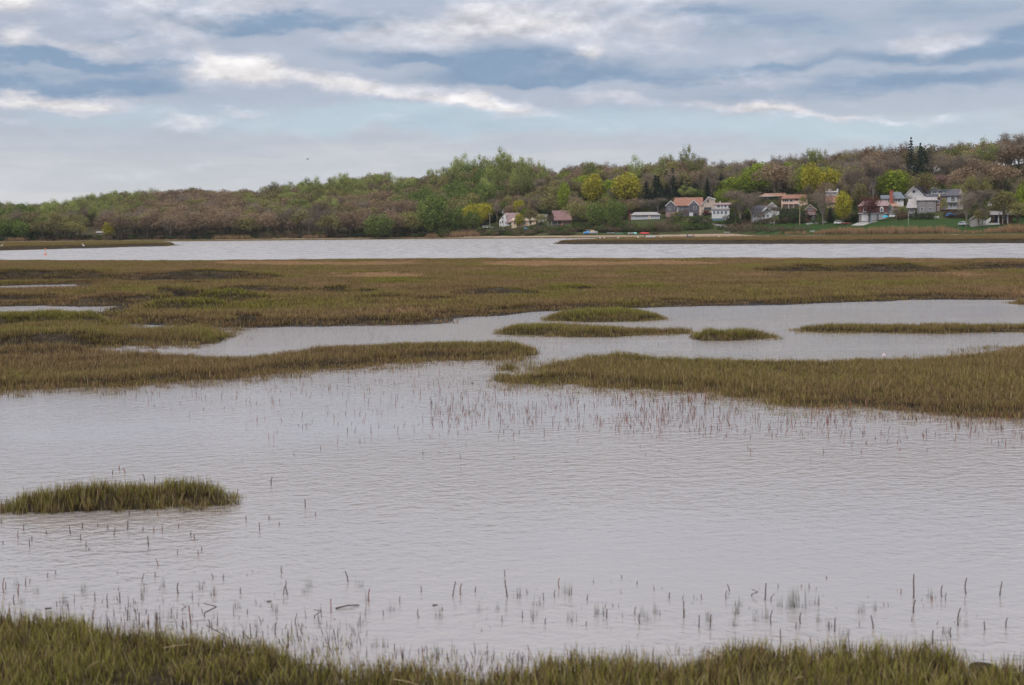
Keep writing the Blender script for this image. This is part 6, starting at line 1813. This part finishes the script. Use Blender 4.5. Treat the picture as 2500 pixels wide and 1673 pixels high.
ball('float', .14, ORANGE, o, (0, 0, .05)); mesh_obj('staff', pole_mesh(.025, .02, .1, .75, 6).mesh('staff', ORANGE), None, o); ball('topmark', .07, ORANGE, o, (0, 0, .78))
# white birds
def bird(cx, by, label, s=1.0, rz=0.0, D=None, z=None):
    p = gp(cx, by)
    o = empty('egret', (p[0], p[1], 0 if z is None else z), label, 'bird', None, rz)
    sp = Soup()
    J = [((-.30, 0, .52), .02), ((-.12, 0, .58), .09), ((.06, 0, .64), .11), ((.18, 0, .72), .06), ((.16, 0, .86), .035), ((.22, 0, .98), .03), ((.30, 0, 1.0), .035), ((.42, 0, .98), .008)]
    for a, b in zip(J, J[1:]): sp.tube(a[0], b[0], a[1], b[1], 8)
    me = sp.mesh('body', WHITE_P)
    mesh_obj('body', me, None, o)
    for y in (-.05, .05):
        s2 = Soup(); s2.tube((.02, y, -.1), (0, y, .58), .013, .016, 5); mesh_obj('leg', s2.mesh('leg', BLACK), None, o)
    o.scale = (s, s, s)
bird(3, 611, 'white egret standing at the left end of the low bar', 1.1, .4); bird(204, 607.6, 'white egret standing at the near edge of the low bar', 1.0, 2.6)
# utility poles
def upole(cx, by, ty, label, mat, arm=True, drum=False, r=.16):
    p = hit(cx, by); H = (by - ty) * p[1] / F
    o = empty('utility_pole', (p[0], p[1], p[2]), label, 'utility pole', None, rot(p))
    mesh_obj('shaft', pole_mesh(r, r * .7, -.5, H).mesh('shaft', mat), None, o)
    if arm:
        extrude('crossarm', [(-1.1, H - .75), (1.1, H - .75), (1.1, H - .6), (-1.1, H - .6)], -.26, -.16, mat, o)
    if drum:
        s = Soup(); s.tube((-.42, -.05, H - 2.2), (-.42, -.05, H - 1.1), .28, .28, 10); s.f += [tuple(range(1, 20, 2)), tuple(range(18, -1, -2))]
        mesh_obj('transformer', s.mesh('transformer', METAL), None, o)
upole(1229, 566, 511, 'utility pole with pale transformer left of the mauve roof', GREYWOOD, False, True)
upole(1196, 556, 520, 'utility pole with pale top beside the western white cars', GREYWOOD, True, False)
upole(1952.5, 549, 489, 'tall yellowish wooden utility pole with transformer below the pink villa', POLEWOOD, True, True)
upole(2054.5, 550, 499, 'thin pale pole beside the bright yellow street tree', PALE_BARK, False, True, .12)
upole(2126.5, 546, 521, 'short blue grey post before the middle garage doors', BLUEP, False, False, .18)
p = hit(2217.6, 549); o = empty('flagpole', (p[0], p[1], p[2]), 'thin white flagpole on the lawn left of the hedge', 'flagpole'); H = 24 * p[1] / F
mesh_obj('shaft', pole_mesh(.06, .04, -.3, H).mesh('shaft', WHITE_P), None, o); ball('finial', .1, METAL, o, (0, 0, H + .08))
# umbrellas
def umbrella(cx, by, label, mat, Hh, rad):
    p = hit(cx, by); o = empty('patio_umbrella', (p[0], p[1], p[2]), label, 'umbrella')
    mesh_obj('pole', pole_mesh(.04, .03, -.2, Hh * .95, 6).mesh('pole', GREYWOOD), None, o)
    v = [(0, 0, Hh)]; f = []
    for k_ in range(8):
        a = k_ * .7854; v.append((math.cos(a) * rad * .6, math.sin(a) * rad * .6, Hh * .88)); v.append((math.cos(a) * rad, math.sin(a) * rad, Hh * .62))
    for k_ in range(8):
        a, b = 1 + 2 * k_, 1 + 2 * ((k_ + 1) % 8); f += [(0, a, b), (a, a + 1, b + 1, b)]
    mesh_obj('canopy', pymesh('canopy', v, f), mat, o)
umbrella(2161, 539.5, 'teal patio umbrella beside the third garage door', TEAL, 2.4, 1.55)
umbrella(1468, 555, 'bright green garden umbrella among the trees right of the pavilion', pmat('green_canvas', (.03, .42, .18), .7, .1, 2), 3.2, 1.1)
# white garden chairs, bench, kayak, mailbox
def chair(cx, by, label, group, rz, mat=WHITE_P):
    p = hit(cx, by); o = empty('garden_chair', (p[0], p[1], p[2]), label, 'chair', group, rot(p) + rz)
    extrude('seat', [(-.3, .36), (.35, .45), (.35, .50), (-.3, .41)], -.3, .3, mat, o)
    extrude('backrest', [(-.34, .36), (-.28, .36), (-.55, 1.1), (-.62, 1.08)], -.3, .3, mat, o)
    for y in (-.34, .34):
        extrude('armrest', [(-.45, .62), (.4, .62), (.4, .67), (-.45, .67)], y - .06, y + .06, mat, o)
        for x in (-.35, .32): extrude('leg', [(x - .04, -.05), (x + .04, -.05), (x + .04, .62), (x - .04, .62)], y - .03, y + .03, mat, o)
for i, cx in enumerate((1400, 1405, 1411, 1416, 1424, 1429, 1434, 1440, 1453)):
    chair(cx, 553.5, 'white garden chair right of the pavilion, ' + (ORD[i] + ' of nine' if i < 7 else 'eighth from left of nine' if i == 7 else 'rightmost and apart'), 'white garden chairs right of the pavilion', R(-90 + 25 * ((i * 7) % 5 - 2)))
chair(1695, 536, 'white garden chair below the slate garage door', None, R(-80)); chair(2110, 541, 'grey garden chair before the first garage door', None, R(-90), GREYWOOD)
chair(1882, 548, 'white garden chair below the white cottage, left of two', None, R(-60)); chair(1888, 548, 'white garden chair below the white cottage, right of two', None, R(-110))
p = hit(2287, 535); o = empty('garden_bench', (p[0], p[1], p[2]), 'white slatted garden bench at the right end of the dark hedge', 'bench', None, rot(p))
for z in (.45,): extrude('seat', [(-.9, z), (.9, z), (.9, z + .06), (-.9, z + .06)], -.25, .25, WHITE_P, o)
for z in (.6, .8, 1.0): extrude('slat', [(-.9, z), (.9, z), (.9, z + .1), (-.9, z + .1)], .26, .30, WHITE_P, o)
for x in (-.85, .85): extrude('leg', [(x - .05, -.05), (x + .05, -.05), (x + .05, .449), (x - .05, .449)], -.25, .25, WHITE_P, o)
p = hit(1372, 556); o = dinghy('kayak', 'orange kayak propped upright by the pavilion', 1372, 555, 2.2, .7, .35, ORANGE, 0, 'kayak', 1); o.rotation_euler = (0, R(-78), rot(p)); o.location.z += 1.0
p = hit(2066, 549); dinghy('canoe', 'red canoe lying on the grass right of the thin pole', 2066, 547, 4.6, .8, .5, REDP, R(3), 'canoe', over=True)
p = hit(1263, 566); o = empty('mailbox', (p[0], p[1], p[2]), 'white mailbox on a post beside the western road', 'mailbox', None, rot(p))
mesh_obj('post', pole_mesh(.06, .06, -.2, .95, 6).mesh('post', WHITE_P), None, o); extrude('box', [(-.3, .95), (.3, .95), (.3, 1.2), (.2, 1.3), (-.2, 1.3), (-.3, 1.2)], -.15, .15, WHITE_P, o)
p = hit(1810, 547); o = empty('picket_fence', (p[0], p[1], p[2]), 'pale picket fence between the two bare trunks', 'fence', None, rot(p))
for i in range(16): extrude('picket', [(-1.6 + i * .2, 0), (-1.5 + i * .2, 0), (-1.5 + i * .2, 1.0), (-1.55 + i * .2, 1.1), (-1.6 + i * .2, 1.0)], -.02, .02, pmat('pale_green_paint', (.42, .48, .44), .8, .1, 2), o)
for z in (.3, .8): extrude('rail', [(-1.65, z), (1.65, z), (1.65, z + .08), (-1.65, z + .08)], .022, .06, MATS['pale_green_paint'], o)
# small dark bird high over the hill
p = np.array([0, 0, EYE]) + ray(751, 389) * 300
o = empty('gull', tuple(p), 'small gull flying high over the left hill', 'bird', None, .4)
s = Soup(); s.tube((-.25, 0, 0), (.0, 0, .02), .02, .09, 6); s.tube((0, 0, .02), (.28, 0, 0), .09, .02, 6); mesh_obj('body', s.mesh('body', BLACK), None, o)
for sd_ in (-1, 1): mesh_obj('wing', pymesh('wing', [(-.1, sd_ * .06, .03), (.12, sd_ * .06, .03), (.10, sd_ * .5, .16), (0, sd_ * .95, .04), (-.06, sd_ * .5, .15), (.02, sd_ * .3, .06)], [(0, 1, 2, 4), (4, 2, 3), (0, 4, 5)]), BLACK, o)
# ================================================================== garden trees and thickets between the houses
fill = []
def blocked(q, Y, z, H, Wd):
    s_ = F / Y
    x0, x1 = q - Wd * .5 * s_, q + Wd * .5 * s_
    yb = hor(q) - (z - EYE) * s_; yt = yb - H * s_
    for h_ in HOUSES:
        if x1 < h_.bb[0] - 1 or x0 > h_.bb[2] + 1: continue
        if h_.D > Y - 1 and yt < h_.by - 3: return True               # would hide the house
        if h_.D - 3 < Y < h_.D + 13: return True                       # would stand in it
    return False
n_own = 0
for i in range(5200):
    q = rnd(1170, 2720); d0 = rnd(16, 122)
    west = q < 1620
    if not west and d0 < 52 + 10 * vnoise(q * .02, 1, 3): continue
    if 2160 < q < 2360 and d0 < 62: continue
    if 1400 < q < 1660 and d0 < 27: continue
    Y = float(shore(q)) + d0; X = (q - 1250) / F * Y; z = lz(X, Y)
    if d0 > (66 if west else 80) and random.random() < .30:
        kd = random.choice(['olive', 'olive', 'bare', 'oak', 'lush', 'bare', 'bright']); hs, ws = rnd(.55, .85), rnd(.6, .9)
        H, Wd = 14 * hs, 10 * ws
    else:
        kd = random.choice(['bush', 'brown_bush', 'brown_bush', 'bush', 'hedge']); hs, ws = rnd(.5, 1.5), rnd(.6, 1.3)
        if d0 < 40: hs *= .6
        H, Wd = 3 * hs, 4.6 * ws
    if blocked(q, Y, z, H, Wd) or in_the_way(q, Y, z, H, Wd): continue
    if fbm(X * .03, Y * .03, 77) < .36 and d0 < 70: continue
    fill.append((Y, X, q, z, kd, hs, ws, random.randrange(len(TREES[kd]))))
random.shuffle(fill)
trees_in = [w for w in fill if w[4] not in ('bush', 'brown_bush', 'hedge')]
keep_own = trees_in[:26]
for w in keep_own:
    Y, X, q, z, kd, hs, ws, var = w
    plant(kd, X, Y, hs, ws, 'small %s among the village houses' % KIND_WORDS[kd].replace('tall ', ''), 'small %ss among the village houses' % NAME[kd].replace('_', ' '), var)
mass_of('thicket', [w for w in fill if w not in keep_own], 'thickets and shrubs between the village houses', 'thicket')

# ------------------------------------------------------------------ say which tree is which: by the landmark below it and its height on the slope
MARK = {'gabled_house': 'the slate gabled house', 'sunroom_house': 'the sunroom house', 'long_cottage': 'the long low cottage', 'white_gabled_cottage': 'the white gabled cottage', 'terracotta_bungalow': 'the terracotta bungalow',
        'pink_villa': 'the pink villa', 'modern_house': 'the flat roofed house', 'garage_house': 'the maroon garage', 'chimney_house': 'the brick chimney house', 'white_gable_house': 'the white gable', 'balcony_house': 'the balcony house',
        'grey_shed': 'the grey shed', 'terrace_house': 'the white columns', 'mauve_roof_cottage': 'the mauve roofed cottage', 'cream_house': 'the cream house', 'pavilion': 'the timber pavilion'}
LEFTMARK = [(-9999, 'at the far left end'), (160, 'above the grassy bar'), (330, 'above the grassy bar end'), (480, 'left of the reed patch'), (640, 'above the reed patch'), (760, 'right of the reed patch'),
            (860, 'by the leaning tree'), (980, 'right of the leaning tree'), (1080, 'by the broad yellow maple')]
sets = {}
for o, kd, q, f_ in OWN_TREES:
    lv = 'low' if f_ < .30 else 'midway up' if f_ < .72 else 'on the skyline'
    if q < 1165: mk = [m_ for a, m_ in LEFTMARK if a <= q][-1]
    else:
        h_ = min((h_ for h_ in HOUSES if h_.o.name in MARK), key=lambda h_: abs((h_.bb[0] + h_.bb[2]) / 2 - q)); mk = 'above ' + MARK[h_.o.name]
    sets.setdefault('%s %s %s' % (KIND_WORDS[kd], lv, mk), []).append((q, o))
for lab, lst in sets.items():
    lst.sort(key=lambda e: e[0])
    for i, (q, o) in enumerate(lst):
        o['label'] = lab + (', ' + (ORD[i] if i < len(lst) - 1 else 'rightmost') if 1 < len(lst) <= 8 else '')
# ================================================================== single stems, tufts and stalks in the near water
def stem_mesh(name, pts, r, mat):
    s = Soup()
    for a, b, ra, rb in zip(pts, pts[1:], np.linspace(r, r * .7, len(pts))[:-1], np.linspace(r, r * .7, len(pts))[1:]):
        s.tube(a, b, ra, rb, 6)
    s.f.append(tuple(range(len(s.v) - 11, len(s.v), 2)))
    return s.mesh(name, mat)
STEMS = {}
for nm, pts in {'straight': [(0, 0, -.12), (.01, 0, .35), (0, .01, .7), (.015, 0, 1)], 'lean_right': [(0, 0, -.1), (.12, 0, .5), (.25, 0, 1)], 'lean_left': [(0, 0, -.1), (-.1, .02, .45), (-.32, 0, 1)],
                'curved': [(0, 0, -.1), (-.06, 0, .4), (-.03, 0, .7), (.05, 0, 1)], 'bent': [(0, 0, -.1), (.02, 0, .55), (.10, 0, .62), (.55, .02, 1.0)], 'folded': [(0, 0, -.1), (.0, 0, .3), (.9, 0, .75), (.85, .02, .78), (-.05, .05, 1.0)]}.items():
    STEMS[nm] = pts
_sc = {}
def stem(px, py, hpx, shape, label, group, wpx=3.6, ruddy=False):
    p = gp(px, py); k_ = p[1] / F; H = hpx * k_
    r = wpx * .5 * k_
    key = (shape, round(r / H, 2), ruddy)
    if key not in _sc:
        _sc[key] = stem_mesh('reed_stem', STEMS[shape], max(key[1], .008), RED_STEM_M if ruddy else STEM_M)
    o = mesh_obj('reed_stem', _sc[key]); o.location = (p[0], p[1], 0); o.scale = (H, H, H)
    o.rotation_euler = (random.gauss(0, .05), random.gauss(0, .05), random.gauss(0, .3))
    return tag(o, label, 'reed stem', group)
A5 = lambda x, y: (x * .3527, 1120 + y * .3527)
A6 = lambda x, y: (800 + x * .3628, 1350 + y * .3628)
A7 = lambda x, y: (1650 + x * .3628, 1350 + y * .3628)
def stem_list(conv, k_, lst, label, group):
    for e in lst:
        x, y, h = e[:3]; sh = e[3] if len(e) > 3 else random.choice(['straight', 'straight', 'curved'])
        px, py = conv(x, y)
        lab = {'straight': 'straight', 'curved': 'slightly curved', 'lean_right': 'right leaning', 'lean_left': 'left leaning', 'bent': 'bent', 'folded': 'folded'}[sh]
        tall = h * k_
        size = 'tall' if tall > 32 else 'short' if tall < 17 else 'middling'
        stem(px, py, tall, sh, '%s %s dark dead stem %s' % (size, lab, label), 'dead stems ' + group, wpx=3.2 if tall > 22 else 2.5, ruddy=random.random() < .12)
stem_list(A5, .3527, [(883, 490, 66), (1028, 606, 75), (787, 530, 60, 'lean_right'), (488, 522, 60), (128, 552, 58), (163, 493, 40), (570, 484, 40), (748, 490, 35), (598, 612, 42), (1347, 558, 40), (1320, 536, 35), (1122, 508, 50), (560, 565, 45), (205, 608, 50), (220, 570, 36),
    (1373, 672, 42), (1396, 640, 28), (1228, 655, 22), (1237, 482, 34), (1067, 510, 40), (895, 392, 34), (1093, 400, 40), (10, 448, 34), (22, 592, 26), (322, 524, 30), (616, 632, 18), (678, 470, 22), (992, 500, 28)],
    'in the water before the lone islet', 'before the lone islet')
stem_list(A5, .3527, [(1070, 188, 68), (827, 80, 36), (866, 102, 36, 'lean_left'), (1004, 155, 50, 'lean_left'), (1797, 498, 58), (1862, 420, 26), (1706, 430, 36), (2113, 336, 58), (1878, 185, 60), (1950, 792, 50), (1933, 460, 22), (2185, 394, 26), (779, 108, 28), (632, 232, 60), (1250, 186, 22), (1635, 262, 50, 'lean_right'), (1511, 190, 26)],
    'in open water around the lone islet', 'around the lone islet')
stem_list(A5, .3527, [(1234, 935, 80), (1320, 1135, 128), (882, 1120, 80), (27, 930, 110), (176, 878, 52), (657, 985, 62), (745, 995, 62), (830, 1000, 78), (978, 978, 50), (1735, 1225, 85), (2048, 1155, 62), (1808, 1145, 56, 'lean_left'), (980, 850, 55, 'lean_right'), (1074, 820, 36), (1547, 838, 36), (1476, 832, 38, 'lean_left'),
    (1664, 935, 46), (648, 1108, 62), (963, 1150, 88), (1030, 1160, 86), (1087, 1140, 80), (1480, 950, 60, 'curved'), (1094, 740, 50, 'lean_left'), (1415, 1095, 95, 'folded'), (1262, 1050, 40, 'folded'), (1960, 942, 60, 'lean_right'), (1992, 942, 60, 'lean_left'), (1978, 900, 60), (128, 945, 80), (40, 905, 55), (2178, 1105, 60, 'folded'), (330, 820, 34), (385, 798, 26, 'curved'), (1712, 1075, 36), (395, 1025, 40), (100, 1010, 70)],
    'in the shallows off the left near bank', 'off the left near bank')
stem_list(A6, .3628, [(138, 195, 75, 'lean_left'), (22, 405, 100), (278, 330, 90), (630, 264, 44), (840, 295, 105, 'lean_right'), (895, 284, 80), (992, 264, 40), (1192, 160, 48), (1208, 298, 118), (1557, 238, 70), (1453, 320, 55), (1310, 440, 50), (1465, 480, 44, 'curved'), (1740, 490, 34), (1876, 440, 65), (2068, 418, 60), (2100, 478, 70), (1668, 735, 88), (2028, 770, 95), (1955, 785, 65),
    (807, 720, 50), (645, 708, 64), (612, 680, 38), (486, 335, 44, 'curved'), (1527, 300, 50), (1747, 318, 38), (1978, 168, 18), (2082, 210, 20), (1918, 360, 20), (2300, 305, 40, 'curved'), (1174, 465, 42), (612, 435, 60), (375, 420, 38), (770, 385, 20), (450, 660, 50), (870, 685, 38)],
    'in the shallows off the middle near bank', 'off the middle near bank')
stem_list(A7, .3628, [(1600, 305, 170), (1600, 405, 95, 'curved'), (1790, 298, 84), (1953, 278, 112), (2178, 290, 98, 'lean_right'), (1900, 490, 125), (640, 482, 102), (600, 318, 118), (362, 258, 50, 'lean_left'), (53, 438, 116), (155, 503, 88), (838, 478, 80, 'curved'), (1068, 530, 98), (1330, 508, 98, 'lean_left'), (1166, 700, 190), (2222, 503, 70), (2078, 518, 62), (1795, 548, 58), (1850, 568, 66), (1725, 615, 98),
    (510, 292, 48, 'folded'), (640, 325, 50, 'bent'), (1815, 318, 50), (1722, 328, 38), (897, 240, 34), (845, 232, 20), (1014, 174, 18), (172, 312, 36), (338, 310, 60), (1515, 275, 34), (1030, 520, 60), (808, 515, 50), (705, 600, 90), (230, 510, 100), (906, 600, 36, 'curved'), (850, 690, 70), (322, 690, 60)],
    'in the shallows off the right near bank', 'off the right near bank')
# tufts of young blades
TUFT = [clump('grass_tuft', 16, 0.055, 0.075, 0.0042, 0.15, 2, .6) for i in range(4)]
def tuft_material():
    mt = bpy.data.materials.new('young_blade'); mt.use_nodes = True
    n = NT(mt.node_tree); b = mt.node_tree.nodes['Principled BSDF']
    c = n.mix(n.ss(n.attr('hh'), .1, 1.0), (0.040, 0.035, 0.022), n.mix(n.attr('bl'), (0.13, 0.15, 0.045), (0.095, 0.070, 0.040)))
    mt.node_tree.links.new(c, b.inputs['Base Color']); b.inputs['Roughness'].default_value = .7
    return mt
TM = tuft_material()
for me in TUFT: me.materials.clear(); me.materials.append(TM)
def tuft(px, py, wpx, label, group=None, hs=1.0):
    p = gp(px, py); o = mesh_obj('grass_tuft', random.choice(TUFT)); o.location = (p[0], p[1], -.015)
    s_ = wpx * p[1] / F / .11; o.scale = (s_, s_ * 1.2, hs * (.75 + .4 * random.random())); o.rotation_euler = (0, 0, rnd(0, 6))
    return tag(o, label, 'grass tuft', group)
for x, y in ((1130, 890), (1390, 900), (1000, 920), (1480, 945), (1110, 1110), (120, 880), (1640, 1040), (2140, 890), (2110, 930), (250, 930), (1900, 1060), (770, 1160), (930, 1165), (1180, 1110), (580, 925), (440, 1000), (150, 1000)):
    tuft(*A5(x, y), rnd(14, 26), 'small tuft of thin green blades off the left near bank', 'grass tufts off the left near bank')
for x, y in ((215, 222), (1410, 348), (1640, 458), (1830, 415), (1020, 388), (1140, 382), (430, 394), (320, 630), (390, 635), (1385, 430), (2110, 425), (2150, 458), (1615, 280), (265, 320), (760, 435), (1285, 300), (2205, 410), (740, 690)):
    tuft(*A6(x, y), rnd(13, 28), 'small tuft of thin green blades off the middle near bank', 'grass tufts off the middle near bank')
for x, y in ((220, 460), (390, 492), (600, 445), (535, 460), (960, 465), (1030, 505), (1240, 405), (1720, 308), (1825, 545), (430, 355), (930, 350), (690, 360), (405, 410), (1340, 385), (1130, 560), (1950, 490), (600, 630)):
    tuft(*A7(x, y), rnd(12, 26), 'small tuft of thin green blades off the right near bank', 'grass tufts off the right near bank')
tuft(*A7(760, 372), 34, 'dense green grass tuft standing out in the right shallows, left half', None, 1.5); tuft(*A7(835, 368), 38, 'dense green grass tuft standing out in the right shallows, right half', None, 1.6)
tuft(1595, 980, 22, 'dark low tuft in the stems before the right marsh', None, .8); tuft(1142, 938, 24, 'dark low tuft left of the right marsh tip', None, .8)
# floating sticks and dry stalks
def stick(pts, r, label, name='floating_stick', mat=None):
    P = [np.array(p) for p in pts]; c = P[0].copy(); c[2] = 0
    o = mesh_obj(name, stem_mesh(name, [p - c for p in P], r, mat or STEM_M)); o.location = tuple(c)
    return tag(o, label, 'stick' if name == 'floating_stick' else 'dry stalk')
STRAW = pmat('dry_straw', (0.27, 0.20, 0.12), .8, .2, 30, .2)
a, b = gp(*A6(55, 378)), gp(*A6(212, 356)); a[2] = b[2] = .004
stick([a, (a + b) / 2 + [0, 0, .006], b], .0045, 'dark stick floating flat in the middle shallows')
a, b = gp(*A6(706, 356)), gp(*A6(740, 354)); a[2] = b[2] = .004; stick([a, b], .004, 'short dark stick floating right of the long one')
a, b = gp(*A5(1848, 993)), gp(*A5(1880, 990)); a[2] = b[2] = .004; stick([a, b], .004, 'short brown stick floating off the left near bank')
a, b = gp(*A5(312, 1052)), gp(*A5(358, 1048)); a[2] = b[2] = .01; stick([a, b], .006, 'dark chip of wood lying before the left bank grass')
for (x0, y0), (x1, y1), cv, za, zb, lab in (
    ((1430, 1155), (1600, 1252), A5, .10, .10, 'grey bent stalk across the grass of the left bank'), ((1682, 1200), (1765, 1302), A5, .16, .08, 'dry stalk leaning over the left bank edge'),
    ((1130, 1310), (1320, 1285), A5, .13, .14, 'long straw stalk lying on the left bank grass'), ((1740, 1365), (1760, 1340), A5, .12, .16, 'short straw stalk below the leaning one'),
    ((600, 1455), (680, 1405), A5, .12, .18, 'straw stalk in the left bank grass'), ((440, 850), (610, 888), A6, .1, .1, 'straw stalk lying in the middle bank grass'),
    ((205, 655), (420, 800), A7, .16, .08, 'long dark stalk fallen over the right bank grass'), ((400, 645), (480, 720), A7, .17, .12, 'pale stalk leaning beside the long dark one'),
    ((1390, 808), (1430, 885), A7, .13, .09, 'thick pale stalk standing in the right bank grass'), ((1690, 765), (1750, 820), A6, .14, .1, 'dark stalk bent over the middle bank'), ((800, 850), (860, 835), A7, .13, .14, 'short straw stalk lying in the right bank grass')):
    p0, p1 = gp(*cv(x0, y0), za), gp(*cv(x1, y1), zb)
    stick([p0, (p0 + p1) / 2 + [0, 0, .003], p1], .0026, lab, 'dry_stalk', STEM_M if 'dark' in lab or 'grey' in lab else STRAW)
# litter on the right marsh
p = gp(2158, 893)
o = mesh_obj('litter', pymesh('litter', [(-.06, 0, 0), (0, -.05, .05), (.07, -.01, .02), (.05, .05, .07), (-.02, .06, .09), (-.05, .03, .05), (.01, .01, .12)], [(0, 1, 6), (1, 2, 6), (2, 3, 6), (3, 4, 6), (4, 5, 6), (5, 0, 6)]), pmat('pinkish_plastic', (.5, .40, .43), .5, .1, 8))
o.location = (p[0], p[1], .13); o.scale = (.45, .45, .45); tag(o, 'scrap of pale pinkish litter on the right marsh', 'litter')
p = gp(2395, 1648); bm = bmesh.new(); bmesh.ops.create_icosphere(bm, subdivisions=3, radius=.06)
for v_ in bm.verts: v_.co *= 1 + .25 * math.sin(v_.co.x * 31) * math.cos(v_.co.y * 27 + v_.co.z * 19); v_.co.z *= .55
me = bpy.data.meshes.new('mud_lump'); bm.to_mesh(me); bm.free(); o = mesh_obj('mud_lump', me, MUD); o.location = (p[0], p[1], .02); tag(o, 'dark rounded lump of mud at the right end of the near bank', 'mud lump')
